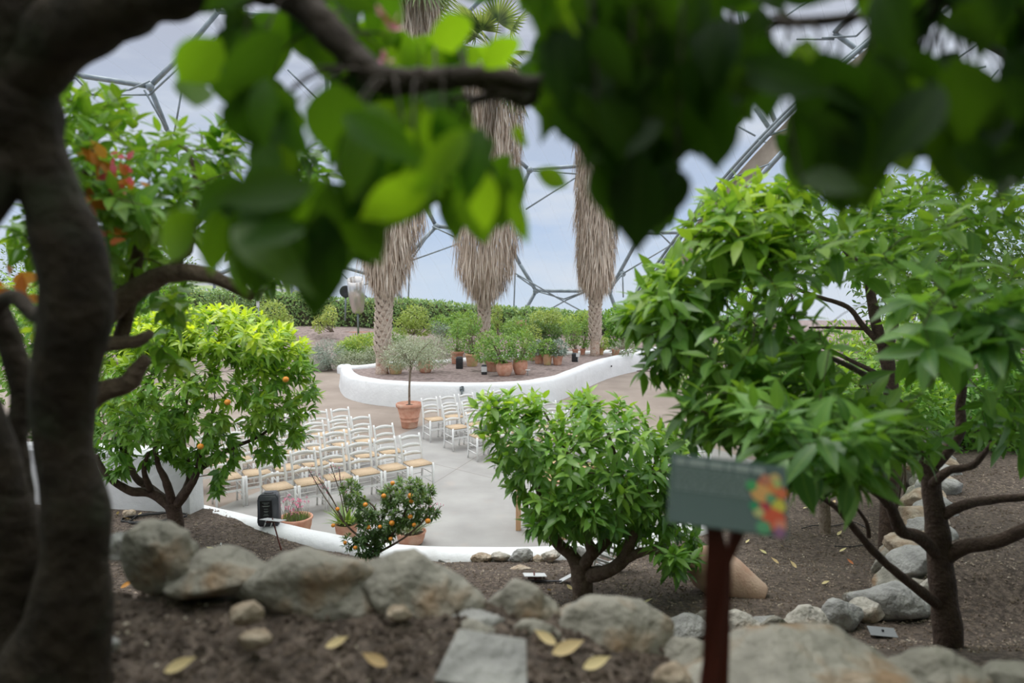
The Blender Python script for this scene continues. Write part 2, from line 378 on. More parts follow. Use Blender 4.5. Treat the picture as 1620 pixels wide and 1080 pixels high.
M['soil'] = mat('mulched_soil', (.050, .036, .027), .95, (.150, .114, .090), 22, 10, .38, .66, 1.0, 55, c3=(.26, .20, .155), s3=70, lo3=.60, hi3=.72)
tag(obj('garden_soil', bm, M['soil'], smooth=True), 'dark mulched soil bed sloping from the stones down to the white kerb', kind='structure')
bm = bmesh.new(); vs = {}  # unseen bank added behind the camera to keep low light out
for i in range(41):
    for j in range(25):
        x = -16 + i*.8; y = -10 + j*(10.57/24); vs[i, j] = bm.verts.new((x, y, soil(x, y, False) + .05*mnoise.noise(Vector((x, y, 0)))-.03))
for i in range(40):
    for j in range(24): bm.faces.new((vs[i, j], vs[i+1, j], vs[i+1, j+1], vs[i, j+1]))
tag(obj('light_block_bank', bm, M['soil'], smooth=True), 'unseen soil bank added behind the viewpoint to block low light', kind='structure')

def floor_mat():
    m = bpy.data.materials.new('paving'); m.use_nodes = True; nt = m.node_tree; N = nt.nodes; L = nt.links; b = N['Principled BSDF']; b.inputs['Roughness'].default_value = .75
    tc = N.new('ShaderNodeTexCoord'); sp = N.new('ShaderNodeSeparateXYZ'); L.new(tc.outputs['Object'], sp.inputs[0])
    def noise(s, d=6):
        n = N.new('ShaderNodeTexNoise'); n.inputs['Scale'].default_value = s; n.inputs['Detail'].default_value = d; L.new(tc.outputs['Object'], n.inputs['Vector']); return n.outputs[0]
    def math2(op, a, b_):
        n = N.new('ShaderNodeMath'); n.operation = op
        for i, v in enumerate((a, b_)):
            if isinstance(v, (int, float)): n.inputs[i].default_value = v
            else: L.new(v, n.inputs[i])
        return n.outputs[0]
    def ramp(f, stops):
        r = N.new('ShaderNodeValToRGB'); L.new(f, r.inputs[0]); e = r.color_ramp.elements
        e[0].position, e[0].color = stops[0][0], (*stops[0][1], 1); e[1].position, e[1].color = stops[-1][0], (*stops[-1][1], 1)
        return r.outputs[0]
    def mixc(f, a, b_):
        n = N.new('ShaderNodeMix'); n.data_type = 'RGBA'; L.new(f, n.inputs[0]); L.new(a, n.inputs[6]); 
        if isinstance(b_, tuple): n.inputs[7].default_value = (*b_, 1)
        else: L.new(b_, n.inputs[7])
        return n.outputs[2]
    sand = ramp(noise(.8, 8), [(.35, (.25, .20, .165)), (.65, (.33, .27, .225))])
    conc = ramp(noise(1.3, 9), [(.32, (.28, .27, .258)), (.68, (.37, .36, .343))])
    # line between the poured slab and the sandy path, from two floor points
    def line(p, q, off=0):
        a = PZ(*p, 0); b_ = PZ(*q, 0); d = (b_-a).normalized(); n = Vector((-d.y, d.x)); c = n.x*a.x + n.y*a.y
        return math2('ADD', math2('ADD', math2('MULTIPLY', sp.outputs[0], n.x), math2('MULTIPLY', sp.outputs[1], n.y)), -c + off)
    f = line((625, 690), (672, 671)); f2 = N.new('ShaderNodeMapRange'); f2.inputs[1].default_value = -.02; f2.inputs[2].default_value = .02; L.new(f, f2.inputs[0])
    g = line((905, 640), (1100, 700)); g2 = N.new('ShaderNodeMapRange'); g2.inputs[1].default_value = -.02; g2.inputs[2].default_value = .02; L.new(g, g2.inputs[0])
    fac = math2('MAXIMUM', f2.outputs[0], g2.outputs[0])
    col = mixc(fac, conc, sand)
    sc = N.new('ShaderNodeMapRange'); sc.inputs[1].default_value = .62; sc.inputs[2].default_value = .8; sc.inputs[4].default_value = .5; L.new(noise(2.2, 4), sc.inputs[0])
    col = mixc(sc.outputs[0], col, (.40, .33, .28))
    for p, q in (((685, 733), (722, 742)), ((722, 742), (770, 712))):
        l = math2('ABSOLUTE', line(p, q), 0); mr = N.new('ShaderNodeMapRange'); mr.inputs[1].default_value = .004; mr.inputs[2].default_value = .012; mr.inputs[3].default_value = .65; mr.inputs[4].default_value = 0; L.new(l, mr.inputs[0])
        col = mixc(math2('MULTIPLY', mr.outputs[0], math2('SUBTRACT', 1, fac)), col, (.16, .14, .12))
    L.new(col, b.inputs['Base Color'])
    bp = N.new('ShaderNodeBump'); bp.inputs['Strength'].default_value = .25; bp.inputs['Distance'].default_value = .01; L.new(noise(9, 9), bp.inputs['Height']); L.new(bp.outputs[0], b.inputs['Normal'])
    return m
bm = bmesh.new(); bmesh.ops.create_grid(bm, x_segments=4, y_segments=4, size=.5)
for v in bm.verts: v.co.x *= 70; v.co.y = 28 + v.co.y*42
tag(obj('floor', bm, floor_mat()), 'pale concrete and sandy paved terrace', kind='structure')

bm = bmesh.new(); kp = smooth2([(k.x, k.y) for k in KERB], 6)
sweep(bm, kp, [(-.20, 0.0), (-.19, .16), (-.15, .235), (-.06, .262), (.06, .258), (.14, .225), (.185, .15), (.19, -.05)][::1], wob=.02)
tag(obj('kerb', bm, M['plaster'], smooth=True), 'low rounded white kerb curving round the seating floor', kind='structure')

a = PZ(312, 806, .30); bm = bmesh.new()
wl = smooth2([(a.x, a.y), (-6.6, 9.35), (-9, 9.3), (-13, 9.6)], 6)
sweep(bm, wl, [(-.15, -.2), (-.15, 1.06), (-.11, 1.12), (.11, 1.12), (.15, 1.06), (.15, -.2)], wob=.015)
tag(obj('wall_left', bm, M['plaster'], smooth=False), 'white rendered wall behind the left citrus tree', kind='structure')

# raised white planter
front = [(540, 608), (541, 620), (550, 629), (575, 637), (620, 643), (680, 646), (760, 646), (830, 643), (868, 637), (900, 627), (940, 607), (973, 595), (1007, 587), (1060, 578), (1120, 571)]
fp = [PZ(u, v, 0) for u, v in front]
bp_ = [PZ(u, v, .66) for u, v in [(1125, 540), (1060, 545), (1000, 551), (860, 557), (780, 561), (710, 567), (650, 570), (605, 572), (566, 577)]]
ring = [(p.x, p.y) for p in fp] + [(p.x, p.y) for p in bp_]
pp = smooth2(ring, 5, True)
bm = bmesh.new(); sweep(bm, pp, [(-.04, -.05), (0, .30), (.03, .56), (.09, .645), (.2, .67), (.32, .65), (.38, .58), (.38, .40)], closed=True, wob=.03)
tag(obj('planter_wall', bm, M['plaster'], smooth=True), 'curving waist-high white rendered wall of the raised planter', kind='structure')
bm = bmesh.new(); cx = sum(p.x for p in pp)/len(pp)
vsv = []
for i, p in enumerate(pp):
    t = (pp[(i+1) % len(pp)]-pp[i-1]).normalized(); q = p + Vector((-t.y, t.x, 0))*.33; vsv.append(bm.verts.new((q.x, q.y, .57)))
fc = bm.faces.new(vsv); bmesh.ops.triangulate(bm, faces=[fc])
M['gravel'] = mat('brown_mulch', (.20, .15, .135), .95, (.34, .27, .25), 9, 10, .35, .65, 1.0, 30, c3=(.12, .09, .08), s3=3, lo3=.55, hi3=.7)
tag(obj('planter_soil', bm, M['gravel'], smooth=True), 'brown mulch surface inside the raised planter', kind='structure')

# back bed and mound
def back_h(x, y):
    e = 25.2 + .02*(x+8)**2 if x < -4 else 27
    return .02 + .95*sstep(e, e+7, y) + .12*sstep(-6, -9, x)*sstep(29, 31, y) + .03*mnoise.noise(Vector((x, y, 2)))
bm = bmesh.new(); g = {}
for i in range(70):
    for j in range(36):
        x = -22 + i*.62; y = 24.8 + j*.42; g[i, j] = bm.verts.new((x, y, back_h(x, y)))
for i in range(69):
    for j in range(35): bm.faces.new((g[i, j], g[i+1, j], g[i+1, j+1], g[i, j+1]))
tag(obj('back_bed_soil', bm, M['gravel'], smooth=True), 'brown planted bank in front of the hedge', kind='structure')

# ------------------------------------------------------------------ dome: hexagonal frame and clear film
DC, DR = Vector((0, 8, -10)), 44.0
def S(u, v, off=0.0):
    r = ray(u, v).normalized(); o = Vector((0, 0, H)) - DC; R = DR + off
    b = r.dot(o); c = o.dot(o) - R*R; t = -b + math.sqrt(b*b - c); return Vector((0, 0, H)) + r*t
def film_mat():
    m = bpy.data.materials.new('clear_film'); m.use_nodes = True; nt = m.node_tree; N = nt.nodes; L = nt.links; N.remove(N['Principled BSDF'])
    t = N.new('ShaderNodeBsdfTransparent'); t.inputs[0].default_value = (.97, .98, .99, 1); g_ = N.new('ShaderNodeBsdfDiffuse'); g_.inputs[0].default_value = (.8, .83, .88, 1)
    tc = N.new('ShaderNodeTexCoord'); mp = N.new('ShaderNodeMapping'); mp.inputs['Rotation'].default_value = (.3, .2, .5); L.new(tc.outputs['Object'], mp.inputs[0])
    w = N.new('ShaderNodeTexWave'); w.inputs['Scale'].default_value = .28; w.inputs['Distortion'].default_value = 1.5; w.inputs['Detail'].default_value = 1; L.new(mp.outputs[0], w.inputs['Vector'])
    mr = N.new('ShaderNodeMapRange'); mr.inputs[1].default_value = .992; mr.inputs[2].default_value = 1; mr.inputs[3].default_value = .05; mr.inputs[4].default_value = .22; L.new(w.outputs['Fac'], mr.inputs[0])
    x = N.new('ShaderNodeMixShader'); L.new(mr.outputs[0], x.inputs[0]); L.new(t.outputs[0], x.inputs[1]); L.new(g_.outputs[0], x.inputs[2]); L.new(x.outputs[0], N['Material Output'].inputs[0]); return m
M['film'] = film_mat()
ceil = thing('ceiling', None, None, (0, 8, -10)); tag(ceil, 'hexagonal steel dome covered in clear film', kind='structure')
bm = bmesh.new(); g = {}
NA, NE = 60, 26
for i in range(NA+1):
    for j in range(NE+1):
        az = math.radians(-85 + 170*i/NA); el = math.radians(4 + 84*j/NE); R = DR + .5
        g[i, j] = bm.verts.new((R*math.cos(el)*math.sin(az), R*math.cos(el)*math.cos(az), R*math.sin(el)))
for i in range(NA):
    for j in range(NE): bm.faces.new((g[i, j], g[i+1, j], g[i+1, j+1], g[i, j+1]))
obj('clear_film', bm, M['film'], ceil, smooth=True)
THICK = [[(540, 421), (612, 442), (640, 480), (640, 510)], [(612, 442), (690, 358), (796, 366), (822, 417), (848, 460), (815, 520)], [(848, 460), (964, 461), (978, 500)], [(964, 461), (1015, 368), (1120, 368)],
         [(690, 358), (640, 262), (520, 232), (400, 297), (345, 285)], [(796, 366), (838, 269), (955, 260), (1015, 368)], [(640, 262), (720, 170), (838, 269)], [(400, 297), (430, 400), (540, 421)],
         [(0, 95), (115, 118), (237, 137), (292, 83), (345, 18), (350, -60)], [(237, 137), (264, 205), (345, 285)], [(345, 18), (470, 30), (517, 110), (520, 232)], [(720, 170), (700, 60), (780, -20), (960, 10), (1000, 120), (955, 260)],
         [(520, 232), (517, 110)], [(1000, 120), (1180, 90), (1165, -20)], [(1180, 90), (1230, 200)], [(1320, 52), (1395, 108)], [(1195, 170), (1245, 245)], [(1320, 52), (1395, -30)], [(0, 300), (115, 118)], [(430, 400), (330, 440), (240, 430), (130, 470)]]
bm = bmesh.new()
for pl in THICK:
    q = [S(u, v) - DC for u, v in pl]
    for a_, b_ in zip(q[:-1], q[1:]):
        n = max(2, int((b_-a_).length/1.5)); pts = []
        for k in range(n+1):
            p = a_.lerp(b_, k/n); pts.append((p.normalized()*DR, .14))
        tube(bm, pts, 8)
obj('hexagon_frame', bm, M['steel'], ceil, smooth=True)
THIN = [[(646, 478), (648, 413), (718, 388), (770, 372)], [(648, 413), (655, 405), (686, 360)], [(684, 358), (718, 374)], [(813, 485), (815, 432), (880, 470), (935, 500)], [(818, 436), (855, 462), (892, 473), (962, 447)], [(872, 488), (895, 475), (930, 460)],
        [(986, 470), (985, 433), (1062, 387), (1082, 372)], [(1062, 387), (1040, 365)], [(1062, 387), (1090, 392)], [(970, 452), (985, 433)], [(832, 331), (912, 280), (985, 230)], [(842, 270), (912, 275)], [(115, 118), (145, 150), (205, 142), (237, 128)],
        [(145, 150), (237, 150), (290, 100), (340, 60)], [(288, 140), (275, 215), (290, 300)], [(228, 142), (264, 205)], [(455, 110), (522, 176)], [(517, 240), (523, 215), (510, 150)], [(345, 285), (380, 318), (400, 310)], [(400, 297), (345, 318), (300, 300)],
        [(1172, 15), (1182, 58)], [(1208, 50), (1265, 10), (1300, -10)], [(1300, 60), (1355, 57), (1372, 40)], [(1080, 160), (1100, 172)], [(1168, 200), (1195, 215)], [(1260, 62), (1320, 62)], [(0, 12), (20, 30), (60, 0)], [(540, 432), (580, 470), (620, 490)], [(540, 458), (612, 442)],
        [(1480, 125), (1560, 105)], [(1490, 110), (1560, 60)], [(1510, 120), (1510, 160)], [(1545, 150), (1580, 110)]]
bm = bmesh.new()
for pl in THIN:
    q = [S(u, v, -1.1) - DC for u, v in pl]
    for a_, b_ in zip(q[:-1], q[1:]): tube(bm, [(a_, .055), (b_, .055)], 6)
obj('bracing_rod', bm, M['steel'], ceil, smooth=True)
bm = bmesh.new()
for u, v in [(612, 442), (690, 358), (848, 460), (964, 461), (237, 137), (345, 285), (838, 269), (400, 297), (115, 118), (796, 366), (985, 433)]:
    bmesh.ops.create_icosphere(bm, subdivisions=2, radius=.24, matrix=Matrix.Translation(S(u, v, -.1) - DC))
obj('frame_node', bm, M['steel'], ceil, smooth=True)
# truss arch that closes the dome on the right
arch = thing('trim_1', None, None, (0, 0, 0)); tag(arch, 'diagonal steel arch truss with a tan fabric infill', kind='structure')
A1 = [(960, 540), (1030, 440), (1112, 330), (1212, 216), (1330, 104), (1480, -20)]
A2 = [(1000, 545), (1068, 452), (1150, 345), (1245, 234), (1365, 120), (1515, 0)]
lo_ = crom([(P(u, v, 33 - i*1.6), .09) for i, (u, v) in enumerate(A1)], 5); hi_ = crom([(P(u, v, 32.2 - i*1.6), .09) for i, (u, v) in enumerate(A2)], 5)
bm = bmesh.new(); tube(bm, lo_, 8); tube(bm, hi_, 8); tube(bm, [(p + Vector((.1, 1.2, .1)), r*.8) for p, r in lo_], 6); obj('arch_tube', bm, M['steel'], arch, smooth=True)
bm = bmesh.new()
for i in range(0, len(lo_)-2, 3):
    rod(bm, lo_[i][0], hi_[i+2][0], .035, 6); rod(bm, hi_[i][0], lo_[i][0] + Vector((.1, 1.2, .1)), .035, 6)
obj('lattice', bm, M['steel'], arch, smooth=True)
bm = bmesh.new(); r1 = []
for (p, _), (q, _) in zip(lo_, hi_):
    a_ = p.lerp(q, .22) + Vector((0, .25, 0)); b_ = p.lerp(q, .9) + Vector((0, .25, 0)); r1.append([bm.verts.new(v) for v in (a_, b_, b_ + Vector((0, .08, 0)), a_ + Vector((0, .08, 0)))])
for a_, b_ in zip(r1[:-1], r1[1:]):
    for k in range(4): bm.faces.new((a_[k], a_[(k+1) % 4], b_[(k+1) % 4], b_[k]))
obj('fabric_infill', bm, M['tan'], arch)

# ground outside behind the hedge on the left
bm = bmesh.new(); g = {}
for i in range(40):
    for j in range(14):
        x = -44 + i*1.05; y = 50 + j*1.6; z = -1 + 3.6*sstep(4, -14, x + 16)*sstep(50, 58, y) + .9*(j/13)*sstep(-6, -16, x) + .2*mnoise.noise(Vector((x*.3, y*.3, 0)))
        g[i, j] = bm.verts.new((x, y, z))
for i in range(39):
    for j in range(13): bm.faces.new((g[i, j], g[i+1, j], g[i+1, j+1], g[i, j+1]))
tag(obj('outside_bank', bm, M['grass_bank'], smooth=True), 'grassy bank outside the dome', kind='structure')
fn = thing('rail_fence', 'white four-rail fence outside the dome above the hedge on the left', 'fence', P(380, 470, 52))
bm_l = []
for k, v in enumerate((431, 441, 450, 460)):
    b0 = bmesh.new(); box(b0, (P(262, v-2, 53)+P(462, v, 52))/2 - fn.location, ((P(462, v, 52)-P(262, v, 53)).length, .08, .24)); obj('rail', b0, M['white'], fn)
for u in (262, 340, 419, 462):
    b0 = bmesh.new(); q = P(u, 470, 52.15); box(b0, Vector((q.x, q.y, q.z+1.1)) - fn.location, (.16, .16, 3.0)); obj('post', b0, M['steel'], fn)
# ------------------------------------------------------------------ white ladder-back chairs
def make_chair():
    t = thing('ladder_back_chair', 'x', 'chair')
    w, wb, d = .19, .177, .175
    for sx in (-1, 1):
        b = bmesh.new(); tube(b, [(Vector((sx*w, d, 0)), .015), (Vector((sx*w, d, .2)), .020), (Vector((sx*w, d, .455)), .021)], 8); obj('leg', b, M['white'], t, True)
        b = bmesh.new(); tube(b, crom([(Vector((sx*wb, -d-.03, 0)), .015), (Vector((sx*wb, -d, .25)), .019), (Vector((sx*wb, -d, .46)), .020), (Vector((sx*wb, -d-.035, .66)), .019), (Vector((sx*wb, -d-.10, .87)), .016)], 3), 8); obj('leg', b, M['white'], t, True)
    b = bmesh.new(); v0 = [(-w-.005, d+.012), (w+.005, d+.012), (wb, -d), (-wb, -d)]
    lo = [b.verts.new((x, y, .428)) for x, y in v0]; hi = [b.verts.new((x*.97, y*.97, .462)) for x, y in v0]
    b.faces.new(lo[::-1]); b.faces.new(hi)
    for k in range(4): b.faces.new((lo[k], lo[(k+1) % 4], hi[(k+1) % 4], hi[k]))
    bmesh.ops.bevel(b, geom=list(b.edges), offset=.009, segments=2, affect='EDGES'); obj('seat', b, M['rush'], t, True)
    for z, yb in ((.55, -.183), (.675, -.213), (.80, -.25)):
        b = bmesh.new(); n = 8; R = []
        for k in range(n+1):
            s = -1 + 2*k/n; x = s*wb; arch_ = (1-s*s); y = yb - .022*arch_; zz = z + .018*arch_; h = .022 + .012*arch_
            R.append([b.verts.new((x, y-.006, zz-h*.8)), b.verts.new((x, y+.006, zz-h*.8)), b.verts.new((x, y+.004, zz+h)), b.verts.new((x, y-.008, zz+h))])
        for a, c in zip(R[:-1], R[1:]):
            for k in range(4): b.faces.new((a[k], a[(k+1) % 4], c[(k+1) % 4], c[k]))
        b.faces.new(R[0][::-1]); b.faces.new(R[-1]); obj('back_rail', b, M['white'], t, True)
    for z in (.14, .28):
        for sx in (-1, 1):
            b = bmesh.new(); rod(b, (sx*w, d, z), (sx*wb, -d-.01, z+.02), .009, 6); obj('stretcher', b, M['white'], t, True)
    b = bmesh.new(); box(b, (0, d, .26), (2*w, .012, .032)); obj('stretcher', b, M['white'], t)
    b = bmesh.new(); rod(b, (-wb, -d-.01, .22), (wb, -d-.01, .22), .009, 6); obj('stretcher', b, M['white'], t, True)
    b = bmesh.new(); box(b, (0, d, .418), (2*w, .02, .026)); obj('apron', b, M['white'], t)
    return t
chair0 = make_chair(); used = [False]
def place_chair(p, rz, label, group):
    o = chair0 if not used[0] else copy_tree(chair0); used[0] = True
    o.location = p; o.rotation_euler = (0, 0, rz); tag(o, label, 'chair', group)
TH = .609; RX_, FY = Vector((math.cos(TH), math.sin(TH), 0)), Vector((math.sin(TH), -math.cos(TH), 0))
RN = ['front row', 'second row', 'third row', 'back row']; PN = ['first seat', 'second seat', 'third seat', 'fourth seat', 'fifth seat', 'sixth seat', 'seventh seat']
A0 = Vector((-1.524, 10.80, 0))
for r, n in enumerate((6, 7, 7, 6)):
    for k in range(n):
        p = A0 - FY*(.95*r) - RX_*(.445*k) + RX_*(.0 - .04*r)
        place_chair(p + Vector((random.uniform(-.012, .012), random.uniform(-.012, .012), 0)), TH + math.pi + random.uniform(-.03, .03), 'white rush-seated chair, left block, %s, %s from the aisle' % (RN[r], PN[k]), 'chairs of the left seating block')
R0 = Vector((-1.697, 13.97, 0)) + RX_*.20 - FY*.18
for r in range(4):
    for k in range(5):
        p = R0 + FY*(.92*r) + RX_*(.46*k)
        place_chair(p, TH + math.pi + random.uniform(-.03, .03), 'white rush-seated chair, right block, %s, %s from its left end' % (RN[3-r], PN[k]), 'chairs of the right seating block')

# ------------------------------------------------------------------ hedge, palms, potted plants
def blob_leaves(LV, c, rad, n, ll, asp=.4, young=.15, hang=.2, shell=.45):
    for _ in range(n):
        d = rdir(); s = random.uniform(shell, 1.0)**.6; p = Vector((c.x + d.x*rad[0]*s, c.y + d.y*rad[1]*s, c.z + d.z*rad[2]*s))
        q = (d + rdir()*.9 + UP*.3 - UP*hang*random.random()*2).normalized()
        yg = young*random.random()*(1.3 if d.z > 0 else .5)
        l = ll*random.uniform(.7, 1.2); LV.add(p, q, d + UP*.6 + rdir()*.5, l, l*asp, random.random(), min(1, yg))
# hedge
HT = [(150, 452), (400, 462), (560, 473), (640, 474), (760, 484), (830, 488), (935, 494), (1060, 500), (1250, 505)]
root = thing('hedge', 'long clipped green hedge running along the back under the dome', 'hedge', PZ(640, 528, .9))
LV = Leaves(); hp = []
for u in range(150, 1250, 6):
    vt = lerp_tab(HT, u); d = 33 - 1.5*sstep(600, 1100, u); top = P(u, vt, d); hp.append((top, d))
bm = bmesh.new(); R = []
for top, d in hp:
    b0 = back_h(top.x, d) if top.x < 13 else 0.5; b0 = min(b0, 1.0) - .25
    R.append([bm.verts.new((top.x, top.y+dy*1.0, z)) for dy, z in ((.12, b0), (.1, top.z-.22), (.5, top.z-.12), (1.2, top.z-.16), (1.3, b0))])
for a, b in zip(R[:-1], R[1:]):
    for k in range(4): bm.faces.new((a[k], a[k+1], b[k+1], b[k]))
M['hedge_core'] = mat('hedge_twigs', (.035, .045, .022), .95, (.09, .075, .05), 9, 8, .4, .6, 1.0, 20)
h1 = obj('twig_core', bm, M['hedge_core'], root, True)
for _ in range(17000):
    i = random.randrange(len(hp)-1); top, d = hp[i]; b0 = .75; s = random.random()
    x = top.x + random.uniform(-.12, .12)
    if s < .72:
        f = random.random()**.75; z = b0 + (top.z-b0)*f; y = top.y - .02 - random.random()*.22 - .12*mnoise.noise(Vector((x*1.5, z*2, 0)))
        if f < .45 and random.random() < .45*(mnoise.noise(Vector((x*.8, 5, 0)))+1): continue
        n = Vector((0, -1, .5)) + rdir()*.6
    else: z = top.z - .1 + random.uniform(-.08, .12) + .08*mnoise.noise(Vector((x*1.3, 0, 7))); y = top.y + random.random()*.9; n = Vector((0, -.5, 1)) + rdir()*.5
    l = random.uniform(.10, .20); LV.add((x, y, z), (rdir() + Vector((0, -.5, .7))).normalized(), n, l, l*.5, random.random(), random.random()**3*.8)
h2 = LV.build('foliage', M['leaf_hedge'], root, 0, .2)
centre([h1, h2], root)

def make_frond_mesh():
    LV = Leaves(); n = 26; pet = 1.0
    for k in range(n):
        a = math.radians(-105 + 210*k/(n-1)); l = .95*(1-.18*abs(a)/1.8)
        LV.add((pet*.95, 0, 0), (math.cos(a), math.sin(a), .05 - .1*abs(math.sin(a))), (0, 0, 1), l, .085, random.random(), 0)
    for k in range(3): LV.add((pet*k/3.0-.02, 0, 0), (1, 0, 0), (0, 0, 1), .6, .05, .2, .6)
    o = LV.build('frond', M['palm'], None, 1, .22, .4); return o
FR0 = make_frond_mesh(); fr_used = [False]
def palm(name, label, base, tr, v_skirt, v_top, skirt_prof, lean=(0, 0)):
    """skirt_prof: list of (z, radius) from the lower tips up"""
    root = thing(name, label, 'palm tree', base)
    top_z = skirt_prof[-1][0] + .4
    b = bmesh.new(); prof = []; z = 0
    n = 60
    for i in range(n+1):
        z = top_z*i/n; prof.append((Vector((lean[0]*(z/top_z)**1.3, lean[1]*(z/top_z)**1.3, z-.1)), tr*(1.12 if i == 0 else 1.0)*(1.0 if z < 3 else .9)))
    tube(b, prof, 20, .06, 3)
    obj('trunk', b, M['palm_bark'], root, True)
    b = bmesh.new(); zz = .55; k = 0
    while zz < skirt_prof[0][0] + 1.2:       # old leaf bases in a spiral
        a = k*2.399; fz = zz/top_z; c = Vector((lean[0]*fz**1.3, lean[1]*fz**1.3, 0)); d = Vector((math.cos(a), math.sin(a), 0)); s = Vector((-d.y, d.x, 0)); w = tr*.55
        p0 = c + d*tr*.93 + Vector((0, 0, zz)); 
        q = [p0 - s*w, p0 + s*w, p0 + s*w*.25 + Vector((0, 0, .20)) + d*.06, p0 - s*w*.25 + Vector((0, 0, .20)) + d*.06]
        vi = [b.verts.new(v) for v in q]; vo = [b.verts.new(v + d*t_) for v, t_ in zip(q, (.03, .03, .055, .055))]
        b.faces.new(vo)
        for m in range(4): b.faces.new((vi[m], vi[(m+1) % 4], vo[(m+1) % 4], vo[m]))
        zz += .021; k += 1
    obj('leaf_base', b, M['boot'], root)
    LV = Leaves(); z0, z1 = skirt_prof[0][0], skirt_prof[-1][0]
    cnt = int((z1-z0)*1100)
    for _ in range(cnt):
        z = random.uniform(z0, z1); r = lerp_tab(skirt_prof, z); a = random.uniform(0, 6.283); d = Vector((math.cos(a), math.sin(a), 0))
        f = (z/top_z)**1.3; c = Vector((lean[0]*f, lean[1]*f, z)); lumps = 1 + .14*mnoise.noise(Vector((math.cos(a)*1.6, math.sin(a)*1.6, z*.9)))
        rr = r*lumps*random.uniform(.35, 1.0)**.5; l = random.uniform(.35, 1.15)
        LV.add(c + d*rr + UP*(l*.55), (d*random.uniform(-.10, .2) - UP + rdir()*.16).normalized(), d + rdir()*.5, l, random.uniform(.022, .045), random.random(), random.random()**2)
    sk = LV.build('dead_frond_skirt', M['dead'], root, 0, .03, .5); sk['kind'] = 'stuff'
    for k in range(24):
        o = FR0 if not fr_used[0] else FR0.copy()
        if fr_used[0]: COL.objects.link(o)
        fr_used[0] = True; o.parent = root; a = k*2.4; el = random.uniform(-1.0, 1.15)
        o.location = (lean[0], lean[1], z1 + .2 + .3*math.sin(el)); o.rotation_euler = (random.uniform(-.3, .3), -el, a); s = random.uniform(1.0, 1.35); o.scale = (s, s, s)
    return root
b1 = PZ(604, 591, .57); b2 = PZ(765, 566, .57); b3 = PZ(941, 562.5, .57)
def zpx(v, d): return P(810, v, d).z
def skp(base, rows): return [(P(base_u, v, base.y).z - base.z, w*base.y/F/2) for v, w, base_u in rows]
palm('fan_palm', 'tall fan palm nearest the silver potted shrubs, trunk with criss-cross leaf bases', b1, .19, 0, 0, skp(b1, [(466, 26, 810), (445, 56, 810), (410, 84, 810), (360, 104, 810), (250, 104, 810), (150, 100, 810), (20, 90, 810), (-70, 50, 810)]), (1.2, .1))
palm('fan_palm', 'middle fan palm with the widest shaggy skirt of dead fronds', b2, .16, 0, 0, skp(b2, [(478, 22, 810), (455, 64, 810), (425, 96, 810), (370, 104, 810), (280, 104, 810), (200, 104, 810), (150, 110, 810), (105, 46, 810)]), (.35, .1))
palm('fan_palm', 'right-hand fan palm with a narrow skirt and bare lower trunk', b3, .17, 0, 0, skp(b3, [(468, 20, 810), (450, 50, 810), (410, 60, 810), (330, 66, 810), (220, 62, 810), (120, 70, 810), (-10, 80, 810), (-70, 40, 810)]), (-.1, .1))

def pot_bm(r, h, style=0):
    b = bmesh.new()
    if style == 0: pr = [(r*.68, 0), (r*.74, .02), (r*.93, h*.78), (r*.96, h*.80), (r*1.03, h*.82), (r*1.04, h*.97), (r*.99, h), (r*.90, h), (r*.88, h*.9)]
    elif style == 1: pr = [(r*.62, 0), (r*.72, h*.08), (r*.92, h*.35), (r*1.0, h*.62), (r*.97, h*.82), (r*.88, h*.93), (r*.93, h*.95), (r*.94, h), (r*.84, h), (r*.82, h*.92)]
    elif style == 2: pr = [(r*.56, 0), (r*.60, h*.05), (r*.66, h*.26), (r*.69, h*.27), (r*.69, h*.30), (r*.67, h*.31), (r*.73, h*.42), (r*.76, h*.43), (r*.76, h*.46), (r*.745, h*.47), (r*.90, h*.80), (r*.93, h*.84), (r*1.0, h*.86), (r*1.03, h*.92), (r*1.02, h*.98), (r*.97, h), (r*.90, h), (r*.87, h*.93)]
    else: pr = [(r*.66, 0), (r*.80, h*.12), (r*.93, h*.5), (r*.98, h*.82), (r*1.0, h*.86), (r*1.04, h*.9), (r*1.04, h*.98), (r*.98, h), (r*.90, h*.99), (r*.86, h*.8)]
    lathe(b, pr, 36); return b
def soil_disc(r, z):
    b = bmesh.new(); lathe(b, [(r, z-.03), (r*.97, z), (r*.5, z+.015), (.01, z+.02)], 24); return b
def potted(u, v, wpx, hpx, fo, lm, pm, label, z=.57, style=0, n=520, ll=.10, asp=.4, young=.3, dz=0, cat='potted plant', name='potted_shrub'):
    base = PZ(u, v, z); k = base.y/F; r = wpx*k/2; h = hpx*k
    root = thing(name, label, cat, base)
    obj('pot', pot_bm(r, h, style), M[pm], root, True); obj('soil', soil_disc(r*.85, h*.9), M['potsoil'], root, True)
    LV = Leaves(); b = bmesh.new()
    for (fu, fv, ru, rv, frac) in fo:
        c = P(fu, fv, base.y + dz) - base; rad = (ru*k, ru*k*.9, rv*k)
        blob_leaves(LV, c, rad, int(n*frac), ll, asp, young)
        for q in range(9):
            e = c + Vector((rdir().x*rad[0]*.7, rdir().y*rad[1]*.7, rdir().z*rad[2]*.6)); tube(b, crom([(Vector((random.uniform(-.05, .05), random.uniform(-.05, .05), h*.88)), .012), ((Vector((0, 0, h)) + e)/2 + rdir()*.04, .009), (e, .004)], 3), 5)
    obj('stem', b, M['bark_pale'], root, True); LV.build('foliage', M[lm], root, 1 if ll > .09 else 0, .2)
    return root
potted(626, 591, 25, 16, [(628, 560, 33, 24, 1)], 'leaf_silver', 'terra_pale', 'silver-leaved shrub in a lime-stained clay pot, left end of the raised planter', n=1500, ll=.085, asp=.25, style=0)
